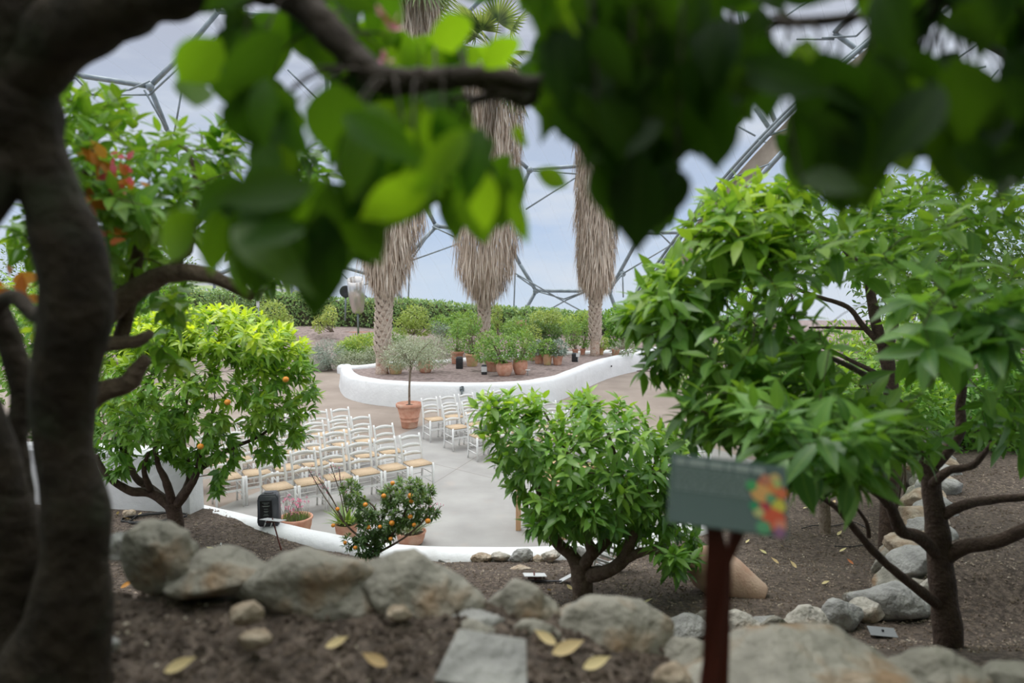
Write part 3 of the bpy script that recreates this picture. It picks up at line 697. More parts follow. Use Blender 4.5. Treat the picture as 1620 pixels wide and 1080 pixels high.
potted(673, 589, 24, 19, [(686, 558, 34, 25, 1)], 'leaf_silver', 'terra', 'silver-leaved shrub spilling over a round orange clay pot in the raised planter', n=1500, ll=.085, asp=.25, style=1)
potted(723, 575, 22, 20, [(722, 540, 19, 20, .6), (728, 520, 14, 14, .4)], 'leaf_back', 'terra', 'bushy green plant in a terracotta pot behind the black lantern box', n=700)
potted(747, 579, 22, 20, [(746, 536, 19, 24, .7), (750, 512, 14, 14, .3)], 'leaf_back', 'terra_pale', 'tall leafy plant in a lime-stained pot just right of the black lantern box', n=700)
potted(779, 587, 22, 17, [(768, 556, 20, 20, 1)], 'leaf_back', 'terra', 'low green plant in a mostly hidden pot left of the twin round pots', n=600)
potted(798, 594, 27, 21, [(790, 552, 27, 24, .8), (776, 536, 14, 14, .2)], 'leaf_back', 'terra', 'green tomato-like plant in the left one of the twin round clay pots', n=1100, style=1)
potted(823, 592, 24, 24, [(826, 548, 23, 28, 1)], 'leaf_back', 'terra', 'green leafy plant in the redder right one of the twin round clay pots', n=1000, style=1)
potted(844, 570, 17, 15, [(842, 535, 16, 22, 1)], 'leaf_yellow', 'terra_pale', 'yellowish plant in a small pale pot behind the blue-green herbs', n=420)
potted(853, 575, 17, 19, [(852, 551, 14, 12, 1)], 'leaf_lavender', 'terra', 'blue-green leafy herb in the left pot of the trio of small pots', n=450, ll=.11, asp=.5)
potted(866, 577, 16, 18, [(866, 550, 14, 13, 1)], 'leaf_back', 'terra_pale', 'blue-green leafy herb in the middle pot of the trio of small pots', n=450, ll=.11, asp=.5)
potted(882, 577, 17, 15, [(883, 552, 15, 14, 1)], 'leaf_lavender', 'terra', 'blue-green leafy herb in the right pot of the trio of small pots', n=450, ll=.11, asp=.5)
potted(910, 562, 10, 10, [(905, 528, 14, 22, 1)], 'leaf_back', 'terra', 'upright green shrub in a little pot, left neighbour of its twin near the right palm', n=500)
potted(922, 561, 9, 10, [(926, 528, 12, 24, 1)], 'leaf_back', 'terra', 'upright green shrub in a little pot just left of the right palm trunk', n=500)
potted(951, 561, 9, 11, [(954, 543, 9, 10, 1)], 'leaf_yellow', 'terra_pale', 'small plant in an ochre pot just right of the right palm trunk', n=250)
potted(974, 564, 13, 12, [(985, 552, 20, 8, 1)], 'aloe', 'terra', 'spiky grey-green plant in a dark orange pot at the far right of the planter', n=260, ll=.22, asp=.14)

def shrub(name, label, u, v, d, blobs, lm, n, ll, asp=.45, young=.3, cat='shrub', group=None, zb=None, stem=True, hang=.2, shell=.3, detail=None):
    base = P(u, v, d)
    if zb is not None: base.z = zb
    root = thing(name, label, cat, base, 0, group); k = d/F; LV = Leaves(); b = bmesh.new(); tot = sum(x[2]*x[3] for x in blobs)
    for (fu, fv, ru, rv) in blobs:
        c = P(fu, fv, d) - base; rad = (ru*k, ru*k*.8, rv*k); blob_leaves(LV, c, rad, int(n*ru*rv/tot), ll, asp, young, hang, shell)
        for q in range(5):
            e = c + Vector((rdir().x*rad[0]*.7, rdir().y*rad[1]*.7, rdir().z*rad[2]*.6)); tube(b, crom([(Vector((random.uniform(-.1, .1), 0, 0)), .02), (e*.5 + rdir()*.08, .014), (e, .005)], 3), 5)
    obj('stem', b, M['bark_pale'], root, True); LV.build('foliage', M[lm], root, detail if detail is not None else (1 if ll > .09 else 0), .2)
    return root
shrub('yellow_shrub', 'airy yellow-green shrub between the left and middle palms', 655, 530, 27, [(655, 500, 24, 18), (640, 515, 18, 14), (668, 520, 16, 12)], 'leaf_yellow', 1500, .11)
shrub('yellow_shrub', 'thin yellow-green shrub just right of the middle palm trunk', 787, 530, 27, [(786, 500, 9, 20)], 'leaf_yellow', 350, .10)
shrub('yellow_shrub', 'yellow-green shrub against the hedge left of the right palm', 858, 530, 27, [(856, 506, 20, 16), (875, 500, 14, 10)], 'leaf_yellow', 800, .10)
shrub('dark_shrub', 'dark blue-green shrub behind the trio of small pots', 875, 550, 25.5, [(873, 527, 17, 17), (850, 522, 14, 14)], 'leaf_dark', 1100, .10)
shrub('green_shrub', 'leafy green shrub behind the pots right of the middle palm', 830, 550, 25.2, [(815, 522, 26, 16)], 'leaf_back', 900, .10)
shrub('tall_shrub', 'tall green shrub with pinkish shoots left of the middle palm', 744, 545, 25.5, [(742, 512, 20, 22), (722, 522, 14, 14)], 'leaf_back', 1000, .11)
shrub('mixed_shrub', 'pale flecked shrub beside the right palm against the hedge', 905, 545, 27.5, [(905, 512, 26, 16), (925, 506, 16, 14)], 'leaf_back', 1100, .10, young=.9)
shrub('lush_shrub', 'lush bright green bush right of the right palm', 985, 555, 28, [(978, 508, 22, 24), (1000, 520, 22, 24), (968, 535, 14, 14)], 'leaf_mid', 1500, .15, .6)
shrub('lavender_shrub', 'grey-blue lavender mound at the left of the path', 522, 586, 25, [(520, 560, 28, 24), (500, 570, 26, 20)], 'leaf_lavender', 4200, .10, .16, zb=0)
shrub('silver_shrub', 'low silvery mound nearest the planter end', 566, 588, 24.8, [(562, 572, 34, 18), (590, 568, 16, 20)], 'leaf_silver', 3800, .09, .3, zb=0)
shrub('green_mound', 'bright green mound with yellow flowers behind the silver mound', 570, 565, 27, [(575, 547, 36, 19), (550, 552, 22, 14)], 'leaf_back', 3000, .11, young=1.0, zb=.3)
shrub('variegated_shrub', 'pale yellow-green shrub against the hedge at the left', 430, 525, 30, [(430, 495, 24, 22), (448, 510, 18, 14), (412, 505, 16, 16)], 'leaf_yellow', 1600, .12)
shrub('dark_shrub', 'dark small-leaved shrub at the left end of the hedge', 385, 525, 29, [(385, 490, 20, 26), (350, 485, 26, 28)], 'leaf_dark', 1500, .10)
shrub('cream_shrub', 'cream-flecked shrub before the hedge behind the hanging leaves', 525, 525, 30, [(522, 500, 12, 20), (505, 512, 12, 14)], 'leaf_yellow', 700, .11, young=1)
shrub('silver_shrub', 'silvery shrub behind the two silver potted plants', 690, 545, 26, [(692, 545, 22, 18), (650, 548, 20, 16)], 'leaf_silver', 1500, .09, .25)
shrub('purple_shrub', 'greyish airy shrub between the pots and the left palm', 703, 540, 27, [(706, 530, 16, 18), (690, 520, 14, 12)], 'leaf_lavender', 900, .10, .25)
shrub('green_shrub', 'mid-green bush filling the bank under the hedge between the palms', 700, 535, 29, [(700, 515, 24, 16), (725, 510, 20, 16), (770, 515, 20, 16)], 'leaf_back', 2000, .12)
shrub('green_shrub', 'mixed green bush under the hedge left of the left palm', 560, 540, 29.5, [(590, 538, 22, 12), (625, 532, 22, 14)], 'leaf_back', 1300, .11)
shrub('green_shrub', 'mixed green bush under the hedge between the middle and right palms', 840, 540, 28.5, [(820, 515, 24, 16), (850, 512, 24, 18), (885, 510, 22, 18)], 'leaf_hedge', 2300, .12)
shrub('red_tipped_shrub', 'small shrub with reddish shoot tips above the twin round pots', 826, 540, 26, [(824, 516, 10, 9)], 'leaf_back', 350, .10, young=.2)
LV = Leaves(); root = bpy.data.objects['red_tipped_shrub']
for _ in range(46): LV.add(P(824 + random.uniform(-9, 9), 512 + random.uniform(-4, 4), 25.7 + random.uniform(-.2, .2)) - root.location, UP + rdir(), rdir(), .09, .04, random.random(), random.random()*.4)
LV.build('red_tip', M['petal'], root, 0, .1)
root = thing('edging_log', 'rusty brown half-round edging on the bank below the hedge', 'edging', PZ(560, 532, .8)); b = bmesh.new()
q = [PZ(u, v, .75) - root.location for u, v in ((508, 527), (530, 531), (560, 532), (600, 531))]; tube(b, crom([(p, .22) for p in q], 4), 12, .2, 2); obj('edge_body', b, M['rust'], root, True)

# metal duct on a post in front of the hedge
root = thing('air_duct', 'silver tapering metal duct with open top in front of the hedge', 'air duct', P(566, 510, 27)); k = 27/F
b = bmesh.new(); rr = 12.5*k; hh = 50*k
lathe(b, [(rr*.72, -.12), (rr*.78, 0), (rr*.94, hh*.2), (rr*1.02, hh*.45), (rr*1.03, hh), (rr*.98, hh), (rr*.97, hh*.45), (rr*.6, .05)], 32)
o = obj('duct_body', b, M['duct'], root, True); o.location = P(566, 488, 27) - root.location; o.rotation_euler = (.42, .04, 0)
b = bmesh.new(); rod(b, (0, .05, -.5), P(566, 484, 27) - root.location, .04, 8); obj('post', b, M['steel'], root, True)
root = thing('wall_fan', 'round black fan beside the silver duct', 'fan', P(546, 500, 29)); b = bmesh.new()
c = P(547, 461, 29) - root.location; lathe(b, [(.02, -.08), (.22, -.07), (.26, 0), (.26, .1), (.22, .12), (.05, .06)], 24); o = obj('fan_housing', b, M['black'], root, True); o.location = c; o.rotation_euler = (math.pi/2, 0, .3)
b = bmesh.new(); rod(b, (0, 0, -.2), c, .04, 8); obj('post', b, M['steel'], root, True)
# post label left
root = thing('plant_sign', 'small white label on a post before the hedge at the left', 'sign', P(409, 520, 28)); b = bmesh.new(); rod(b, (0, 0, -.1), P(409, 484, 28) - root.location, .02, 6); obj('post', b, M['steel'], root, True)
b = bmesh.new(); c = P(408, 481, 28) - root.location; box(b, c, (.12, .02, .26)); obj('panel', b, M['label_white'], root)

# boxes standing in the planter, marks on its wall
def lantern(u, v, w, h, label, white=False):
    base = PZ(u, v, .57); k = base.y/F; root = thing('garden_speaker', label, 'speaker box', base); b = bmesh.new()
    box(b, (0, 0, h*k*.5), (w*k, w*k*.8, h*k), None, .02); obj('housing', b, M['black'], root, True)
    b = bmesh.new(); box(b, (0, 0, h*k*1.0+.012), (w*k*.8, w*k*.6, .03), None, .008); obj('lid', b, M['grey_plastic'], root)
    if white: b = bmesh.new(); box(b, (0, -w*k*.43, h*k*.62), (w*k*.98, .012, h*k*.6)); obj('paper_label', b, M['label_white'], root)
lantern(727, 583, 11, 18, 'dark box standing between the potted plants left of centre in the planter')
lantern(766, 592, 9, 14, 'small box with a white face standing near the planter front edge', True)
lantern(909, 572, 9, 13, 'dark box near the planter edge left of the right palm')
root = thing('plant_label', 'white label on a short stake at the planter edge beside the dark box', 'label', PZ(914, 573, .57)); b = bmesh.new(); rod(b, (0, 0, -.05), (0, 0, .2), .012, 6); obj('stake', b, M['steel'], root, True); b = bmesh.new(); box(b, (0, -.02, .25), (.12, .02, .12)); obj('panel', b, M['label_white'], root)
root = thing('plant_label', 'grey label on a stake right of the twin round pots', 'label', PZ(835, 594, .57)); b = bmesh.new(); rod(b, (0, 0, -.05), (0, 0, .14), .01, 6); obj('stake', b, M['steel'], root, True); b = bmesh.new(); box(b, (0, -.02, .17), (.14, .09, .015)); obj('panel', b, M['label_white'], root)
def wall_mark(name, label, cat, u, v, w, h, m, dz=0):
    i = min(range(len(fp)-1), key=lambda i: abs((front[i][0]+front[i+1][0])/2 - u))
    a_, b_ = fp[i], fp[i+1]; r = ray(u, v); o = Vector((0, 0, H)); n = Vector((b_.y-a_.y, -(b_.x-a_.x), 0)).normalized()
    t = (a_ - o).dot(n)/r.dot(n); p = o + r*t; k = p.y/F; ang = math.atan2(b_.y-a_.y, b_.x-a_.x); b = bmesh.new()
    box(b, (0, 0, 0), (w*k, .03, h*k), None, .004); ob = obj(name, b, m); ob.location = p - n*0 + Vector((n.x, n.y, 0))*(.01 if n.y < 0 else -.01); ob.rotation_euler = (0, 0, ang); tag(ob, label, cat); return ob
M['green_paint'] = mat('green_sign', (.05, .35, .16), .5, (.6, .7, .6), 40, 2, .45, .55)
wall_mark('wall_vent', 'small dark plate on the left end of the planter wall', 'wall fitting', 547, 609, 5, 3, M['black'])
wall_mark('wall_sticker', 'small green sign on the left end of the planter wall', 'sign', 556, 620, 5, 14, M['green_paint'])
wall_mark('wall_socket', 'small dark fitting on the planter wall at the right', 'wall fitting', 967, 579, 3, 2.5, M['black'])
root = thing('wall_tap', 'dark tap and bracket fixed to the front of the planter wall', 'tap', PZ(731, 646, 0) + Vector((0, -.03, .42))); k = root.location.y/F; b = bmesh.new()
rod(b, (-.04, 0, .10), (.05, -.02, .14), .03, 8); rod(b, (0, 0, .12), (0, -.03, -.06), .022, 8); rod(b, (-.02, -.1, .13), (-.02, 0, .12), .02, 8); obj('tap_body', b, M['steel'], root, True)
b = bmesh.new(); lathe(b, [(.02, 0), (.035, .01), (.035, .025), (.01, .03)], 12, (.02, -.08, .16)); obj('handle', b, M['black'], root, True)
b = bmesh.new(); box(b, (0, .005, .1), (.11, .02, .12)); obj('backplate', b, M['steel'], root)

# big potted standard olive on the floor
base = PZ(648, 676, 0); k = base.y/F; root = thing('potted_olive', 'standard olive tree with round silver crown in a large ringed terracotta pot', 'potted tree', base)
hp_ = 40*k; obj('pot', pot_bm(21*k, hp_, 2), M['terra'], root, True); obj('soil', soil_disc(19*k, hp_*.9), M['potsoil'], root, True)
b = bmesh.new(); tp = P(650, 579, base.y) - base; tube(b, crom([(Vector((0, 0, hp_*.85)), .028), (Vector((.01, 0, (hp_+tp.z)*.5)), .024), (tp, .026)], 5), 10, .15, 1)
for q in range(14):
    e = P(650 + random.uniform(-40, 40), 555 + random.uniform(-22, 16), base.y + random.uniform(-.5, .5)) - base; tube(b, crom([(tp, .014), ((tp+e)/2 + UP*.06, .009), (e, .003)], 4), 5)
obj('trunk', b, M['bark_pale'], root, True)
LV = Leaves()
for (fu, fv, ru, rv, n) in [(650, 560, 40, 24, 1700), (628, 566, 26, 22, 800), (676, 562, 28, 24, 800), (652, 545, 36, 16, 800)]:
    blob_leaves(LV, P(fu, fv, base.y) - base, (ru*k, ru*k, rv*k), n, .07, .24, .4, .35, .2)
LV.build('foliage', M['leaf_silver'], root, 0, .1)
# ------------------------------------------------------------------ trees built from a trunk, limbs and a leafy crown
def ground(u, v):                    # where the line of sight through (u, v) meets the soil
    r = ray(u, v); t = 3.6
    while t < 40:
        p = Vector((0, 0, H)) + r*t
        if p.z < soil(p.x, p.y): return p
        t += .02
    return p
def poly_tree(name, label, trunk, limbs, crowns, bark, leaf, ll, asp=.42, n_leaf=7, young=.3, droop=.3, cat='citrus tree', detail=2, twig=.0035, sides=12, rough=.18, curl=.25, top_young=True, base=None, spread=1.1, smallroot=True):
    b0 = base or trunk[0][0]; root = thing(name, label, cat, b0)
    L0 = [(p - b0, r) for p, r in trunk]; nodes = []
    tt = crom(L0, 6); b = bmesh.new(); tube(b, tt, sides, rough, 1); obj('trunk', b, M[bark], root, True); nodes += tt
    for q in limbs:
        ql = crom([(p - b0, r) for p, r in q], 6); nodes += ql; b = bmesh.new(); tube(b, ql, max(6, sides-3), rough, 2); obj('branch', b, M[bark], root, True)
    LV = Leaves(); tw = bmesh.new(); extra = list(nodes)
    for (poly, d0, dr, n, yb, holes) in crowns:
        pts = crown_points(poly, d0, dr, n, holes); ys_ = [q[2] for q in pts]; y0, y1 = min(ys_), max(ys_); pts.sort(key=lambda q: -q[3])
        cc = sum((q[0] for q in pts), Vector())/len(pts)
        for (p, u, v, e) in pts:
            p = p - b0; nd = nearest(p, extra); out = (p - nd[0])
            if out.length < .02: out = rdir()*.1
            mid = nd[0].lerp(p, .55) + UP*out.length*.08 + rdir()*out.length*.10
            th = min(nd[1]*.6, twig*(1 + 2.0*out.length))
            cur = crom([(nd[0], th), (mid, th*.8), (p, twig*.5)], 3); tube(tw, cur, 4, cap=False); extra += [(mid, th), (p, twig)]
            ax = (out.normalized()*.6 + (p + b0 - cc).normalized()*.6 + UP*.45 + rdir()*.25)
            hgt = 1 - (v-y0)/max(1, y1-y0); yg = yb*(hgt**1.2 if top_young else .6)*random.uniform(.2, 1.5)
            rosette(LV, p, ax, n_leaf + random.randint(-1, 2), ll, asp, min(1, yg), spread, droop, ll*.7)
            if out.length > ll*1.5:
                for k in range(3): LV.add(mid.lerp(p, random.random()), (rdir() + out.normalized()*.6 - UP*droop*.6).normalized(), UP + rdir()*.6, ll*random.uniform(.7, 1.05), ll*asp, random.random(), yg*.3)
    obj('twigs', tw, M[bark], root, True); LV.build('foliage', M[leaf], root, detail, curl)
    return root
def fruit(root, u, v, d, r, m='orange', name='orange_fruit'):
    b = bmesh.new(); bmesh.ops.create_icosphere(b, subdivisions=3, radius=r)
    for q in b.verts: q.co.z *= .93
    o = obj(name, b, M[m], root, True); o.location = P(u, v, d) - root.location; return o
def px(L, dr=None): return [(P(u, v, d), r) for (u, v, d, r) in L]

# --- left citrus tree in front of the white wall
g0 = ground(279, 862); d = g0.y
T = [(g0 + Vector((0, 0, -.15)), .095), (P(279, 838, d), .085), (P(275, 808, d), .085), (P(272, 795, d), .09)]
limbs = [px([(270, 800, d, .07), (240, 780, d, .055), (205, 776, d-.1, .05), (170, 752, d-.2, .035), (152, 720, d-.3, .02)]),
         px([(270, 798, d, .06), (238, 772, d+.1, .05), (215, 755, d+.1, .04), (200, 722, d+.15, .03), (180, 690, d+.1, .02)]),
         px([(238, 774, d-.05, .04), (228, 745, d-.2, .028), (235, 715, d-.2, .018)]),
         px([(274, 800, d, .06), (262, 760, d-.15, .04), (250, 735, d-.2, .03), (244, 700, d-.3, .02)]),
         px([(278, 800, d, .065), (300, 770, d-.1, .048), (312, 745, d-.1, .038), (322, 700, d-.2, .025), (340, 640, d-.1, .015)]),
         px([(278, 798, d, .055), (296, 768, d+.3, .04), (300, 740, d+.35, .032), (290, 690, d+.4, .02), (300, 600, d+.2, .012)]),
         px([(312, 745, d-.1, .035), (360, 712, d-.1, .025), (410, 690, d, .018), (450, 660, d+.1, .01)]),
         px([(200, 722, d+.1, .028), (215, 640, d+.2, .018), (260, 560, d+.2, .01)])]
CL = [(145, 660), (118, 600), (120, 560), (175, 520), (250, 495), (330, 482), (400, 492), (450, 515), (490, 545), (503, 590), (508, 640), (490, 690), (455, 715), (425, 740), (400, 722), (365, 745), (345, 785), (325, 740), (300, 745), (280, 730), (250, 720), (235, 755), (215, 730), (190, 765), (160, 775), (140, 750), (140, 700)]
hl = [[(200, 720), (235, 715), (240, 750), (205, 755)], [(378, 668), (400, 690), (395, 722), (378, 712)]]
tl = poly_tree('citrus_tree', 'rounded citrus tree with bright yellow-green shoots in front of the white wall', T, limbs, [(CL, d, 1.15, 520, .55, hl), ([(180, 520), (250, 492), (330, 480), (400, 492), (450, 515), (495, 550), (500, 590), (440, 590), (330, 560), (200, 570)], d-.1, 1.05, 280, 1.7, [])], 'bark_dark', 'leaf_citrus', .155, .36, 9, droop=.35)
for u, v in ((360, 636), (317, 706), (452, 600)): fruit(tl, u, v, d-1.0, .032)
# --- mid citrus tree
g0 = ground(925, 948); d = g0.y
T = [(g0 + Vector((0, 0, -.15)), .12), (P(922, 935, d), .10), (P(920, 905, d), .095), (P(917, 888, d), .09)]
limbs = [px([(918, 905, d, .085), (906, 880, d, .06), (885, 862, d, .055), (872, 840, d-.05, .045), (860, 815, d-.1, .035), (850, 770, d-.2, .022), (825, 690, d-.2, .012)]),
         px([(918, 900, d, .07), (935, 875, d-.1, .05), (930, 855, d-.15, .045), (925, 835, d-.2, .035), (915, 780, d-.3, .02), (890, 690, d-.2, .012)]),
         px([(925, 910, d, .09), (955, 905, d-.15, .06), (985, 885, d-.2, .055), (1000, 850, d-.2, .045), (1020, 800, d-.2, .03), (1040, 720, d-.2, .015)]),
         px([(935, 878, d-.1, .055), (960, 855, d, .045), (980, 830, d, .035), (990, 780, d, .025), (960, 680, d+.1, .012)]),
         px([(985, 885, d-.2, .05), (1030, 870, d-.3, .035), (1070, 880, d-.4, .02)]),
         px([(955, 860, d, .035), (950, 800, d+.3, .025), (900, 720, d+.3, .015), (860, 650, d+.2, .01)])]
CM = [(742, 655), (748, 625), (775, 618), (800, 622), (830, 608), (860, 612), (880, 640), (915, 620), (960, 622), (1000, 640), (1040, 650), (1080, 680), (1100, 740), (1090, 800), (1110, 850), (1105, 900), (1075, 915), (1050, 880), (1015, 850), (980, 865), (940, 850), (905, 858), (890, 835), (860, 850), (835, 830), (828, 795), (805, 770), (785, 740), (780, 710), (752, 690)]
hm = [[(865, 755), (895, 748), (905, 770), (880, 775)], [(935, 745), (965, 755), (955, 785), (935, 775)], [(905, 860), (975, 850), (960, 875), (930, 880)]]
tm = poly_tree('citrus_tree', 'bushy broad-leaved citrus tree with forked trunk left of the green sign', T, limbs, [(CM, d, .95, 520, .5, hm), ([(1020, 860), (1070, 850), (1112, 880), (1105, 915), (1075, 918), (1040, 885)], d-.6, .2, 12, .2, []), ([(825, 790), (900, 780), (905, 840), (860, 850), (830, 835)], d-.6, .3, 22, .6, []), ([(900, 760), (1000, 770), (1000, 850), (900, 840)], d-.7, .2, 24, .5, [])], 'bark', 'leaf_mid', .165, .38, 6, droop=.5, spread=1.3)

# --- small orange shrub
g0 = ground(598, 897); d = g0.y
T = [(g0 + Vector((0, 0, -.08)), .03), (P(597, 885, d), .026), (P(592, 868, d), .024)]
limbs = [px([(593, 872, d, .018), (570, 850, d, .013), (548, 830, d, .009), (530, 803, d, .005)]), px([(592, 870, d, .018), (600, 830, d, .014), (590, 800, d, .01), (560, 780, d, .006)]),
         px([(594, 870, d, .018), (625, 840, d, .013), (645, 800, d, .01), (650, 770, d, .006)]), px([(596, 875, d, .015), (640, 850, d-.1, .01), (680, 815, d-.1, .006)]), px([(600, 830, d, .012), (618, 790, d, .008), (610, 765, d, .004)])]
CS = [[(538, 768), (555, 757), (572, 768), (582, 795), (602, 806), (598, 850), (600, 880), (580, 884), (552, 868), (566, 842), (560, 815), (545, 800)],
      [(600, 772), (622, 758), (645, 756), (672, 762), (688, 775), (682, 802), (698, 812), (686, 822), (668, 822), (640, 838), (620, 850), (600, 876), (588, 850), (604, 812)], [(535, 850), (560, 842), (566, 866), (545, 872)]]
ts = poly_tree('orange_shrub', 'small orange-bearing citrus bush beside the white kerb', T, limbs, [(CS[0], d, .28, 170, .5, []), (CS[1], d, .32, 290, .6, [[(625, 795), (640, 800), (632, 815)]]), (CS[2], d-.1, .1, 10, .3, [])], 'bark', 'leaf_dark', .068, .36, 9, droop=.05, detail=1, twig=.0025, sides=8)
for u, v in ((534, 805), (527, 831), (546, 858), (578, 798), (607, 784), (649, 784), (651, 792), (583, 834), (620, 827), (655, 830), (677, 824), (649, 817), (618, 852), (562, 866), (601, 833), (621, 764)): fruit(ts, u, v, d-.22, random.uniform(.020, .030))

# --- right-hand trees
g0 = ground(1502, 1042); g0 = Vector((P(1502, 1042, 4.7).x, 4.7, soil(P(1502, 1042, 4.7).x, 4.7))); d = 4.7
T = [(g0 + Vector((0, 0, -.2)), .125), (P(1500, 1010, d), .10), (P(1492, 930, d), .085), (P(1484, 850, d), .078), (P(1475, 780, d), .065), (P(1468, 735, d), .055), (P(1445, 690, d), .045), (P(1425, 640, d), .035)]
limbs = [px([(1486, 880, d, .05), (1455, 850, d-.1, .045), (1425, 838, d-.15, .042), (1408, 800, d-.2, .035), (1380, 775, d-.25, .028), (1330, 762, d-.3, .022), (1250, 756, d-.4, .014)]),
         px([(1490, 960, d, .045), (1450, 930, d-.1, .035), (1395, 885, d-.15, .028), (1355, 840, d-.2, .025), (1320, 800, d-.2, .02), (1262, 765, d-.2, .012)]),
         px([(1375, 850, d-.2, .015), (1370, 825, d-.2, .013), (1345, 790, d-.2, .008)]),
         px([(1490, 885, d, .06), (1525, 865, d-.1, .05), (1570, 858, d-.2, .045), (1615, 840, d-.3, .04), (1680, 800, d-.4, .03)]),
         px([(1482, 820, d, .045), (1520, 800, d-.1, .035), (1570, 790, d-.1, .03), (1640, 785, d-.2, .025)]),
         px([(1470, 745, d, .045), (1515, 690, d-.1, .035), (1520, 640, d-.1, .03), (1525, 560, d-.2, .02), (1500, 430, d-.3, .012)]),
         px([(1470, 770, d, .035), (1500, 745, d-.2, .03), (1540, 735, d-.3, .022), (1570, 700, d-.4, .012)]),
         px([(1425, 640, d, .03), (1380, 600, d-.2, .022), (1300, 560, d-.5, .015), (1180, 520, d-.9, .008)])]
RT = [(985, 500), (1010, 440), (1060, 400), (1090, 330), (1150, 285), (1215, 262), (1290, 270), (1330, 300), (1420, 290), (1500, 240), (1620, 240), (1680, 400), (1680, 700), (1600, 720), (1500, 690), (1440, 740), (1380, 770), (1290, 770), (1230, 740), (1200, 700), (1130, 690), (1080, 700), (1055, 650), (1010, 580), (1015, 540)]
hr = [[(1290, 440), (1420, 430), (1430, 600), (1380, 620), (1300, 520)], [(1440, 600), (1540, 560), (1560, 640), (1500, 690), (1440, 680)], [(1100, 395), (1200, 395), (1200, 440), (1110, 450)], [(1010, 590), (1075, 590), (1070, 640), (1020, 640)]]
low = [(1060, 590), (1130, 560), (1230, 560), (1330, 620), (1430, 640), (1440, 720), (1390, 770), (1300, 775), (1235, 745), (1190, 705), (1120, 690), (1085, 660)]
tr_ = poly_tree('citrus_tree', 'large dark-trunked citrus tree at the right with spreading arched branches', T, limbs,
     [(RT, 3.7, 1.0, 360, .4, hr), (low, 3.1, .5, 130, .25, []), ([(1180, 640), (1400, 650), (1420, 740), (1300, 770), (1200, 720)], 2.3, .3, 22, .1, []),
      ([(985, 500), (1010, 440), (1080, 400), (1100, 340), (1150, 290), (1290, 275), (1240, 400), (1120, 480), (1100, 580), (1030, 590)], 3.6, .6, 150, 1.0, []), ([(1440, 440), (1600, 430), (1620, 560), (1450, 560)], 2.1, .4, 18, .1, [])],
     'bark_dark', 'leaf_right', .175, .38, 5, droop=.35, twig=.004, spread=1.35)
d = 7.2; g0 = P(1412, 745, d); g0.z = soil(g0.x, d)
T = [(g0 + Vector((0, 0, -.2)), .10), (P(1410, 680, d), .08), (P(1408, 600, d), .075), (P(1400, 555, d), .065), (P(1388, 520, d), .055), (P(1378, 470, d), .05), (P(1370, 430, d), .035), (P(1340, 400, d), .028), (P(1310, 360, d), .02)]
limbs = [px([(1404, 565, d, .05), (1412, 530, d-.1, .04), (1425, 495, d-.1, .032), (1455, 475, d-.2, .02), (1500, 450, d-.3, .012)]), px([(1398, 550, d, .035), (1365, 515, d, .03), (1340, 485, d, .026), (1290, 468, d, .022), (1250, 450, d, .018), (1210, 410, d, .012)]),
         px([(1375, 440, d, .03), (1368, 400, d, .025), (1375, 340, d, .018)]), px([(1405, 600, d, .03), (1350, 572, d-.2, .022), (1290, 545, d-.3, .018), (1200, 525, d-.4, .012)]), px([(1370, 520, d, .02), (1320, 518, d, .015), (1280, 518, d, .01)])]
poly_tree('citrus_tree', 'slender fan-branched tree standing behind the large right-hand tree', T, limbs, [([(1120, 470), (1160, 380), (1230, 300), (1330, 270), (1450, 280), (1540, 330), (1560, 450), (1480, 500), (1430, 460), (1330, 440), (1250, 440), (1200, 520), (1280, 540), (1230, 590), (1140, 560)], d, 1.2, 260, .4, [])], 'bark_dark', 'leaf_mid', .14, .42, 7, droop=.4)
for i, (ub, vb, u1, u2, vt, d, lab) in enumerate([(1305, 843, 1290, 1300, 760, 0, 'slim pale trunk rising from the soil right of the green sign'), ]):
    g0 = ground(ub, vb); d = g0.y
    T = [(g0 + Vector((0, 0, -.1)), .10), (g0 + Vector((0, 0, .03)), .075), (P(1304, 800, d), .068), (P(1298, 770, d), .065), (P(1290, 735, d), .05)]
    limbs = [px([(1297, 770, d, .05), (1270, 720, d, .03), (1230, 670, d, .015)]), px([(1297, 765, d, .05), (1330, 700, d, .03), (1350, 640, d, .015)]), px([(1292, 745, d, .04), (1290, 680, d+.2, .025), (1280, 620, d+.3, .012)])]
    poly_tree('citrus_tree', 'slim pale-trunked tree rising from the soil right of the green sign', T, limbs, [([(1130, 640), (1180, 560), (1280, 530), (1400, 560), (1450, 640), (1420, 730), (1330, 750), (1230, 740), (1150, 700)], d, 1.3, 230, .5, [])], 'bark_pale', 'leaf_right', .14, .4, 7, droop=.35)
# background greenery on the right
def far_shrub(name, label, u, v, d, blobs, lm, n, ll, asp=.45, young=.3, z=None): return shrub(name, label, u, v, d, blobs, lm, n, ll, asp, young, 'shrub', None, (soil(P(u, v, d).x, d, False) if z is None else z))
far_shrub('flowering_bush', 'bright yellow-green bush behind the right-hand trees near the path', 1190, 600, 13, [(1190, 555, 60, 40), (1140, 575, 40, 30), (1240, 570, 40, 40)], 'leaf_back', 2600, .11, .45, 1.0)
far_shrub('green_bush', 'dense green bush filling the gap between the right-hand trunks', 1350, 640, 12, [(1330, 570, 70, 60), (1420, 560, 70, 80), (1400, 630, 90, 50)], 'leaf_back', 3200, .12, .45, .5)
far_shrub('green_bush', 'tall leafy bush at the right edge behind the stone wall', 1560, 700, 11, [(1540, 560, 90, 110), (1640, 560, 80, 130), (1580, 670, 90, 50)], 'leaf_mid', 3600, .14, .45, .3)
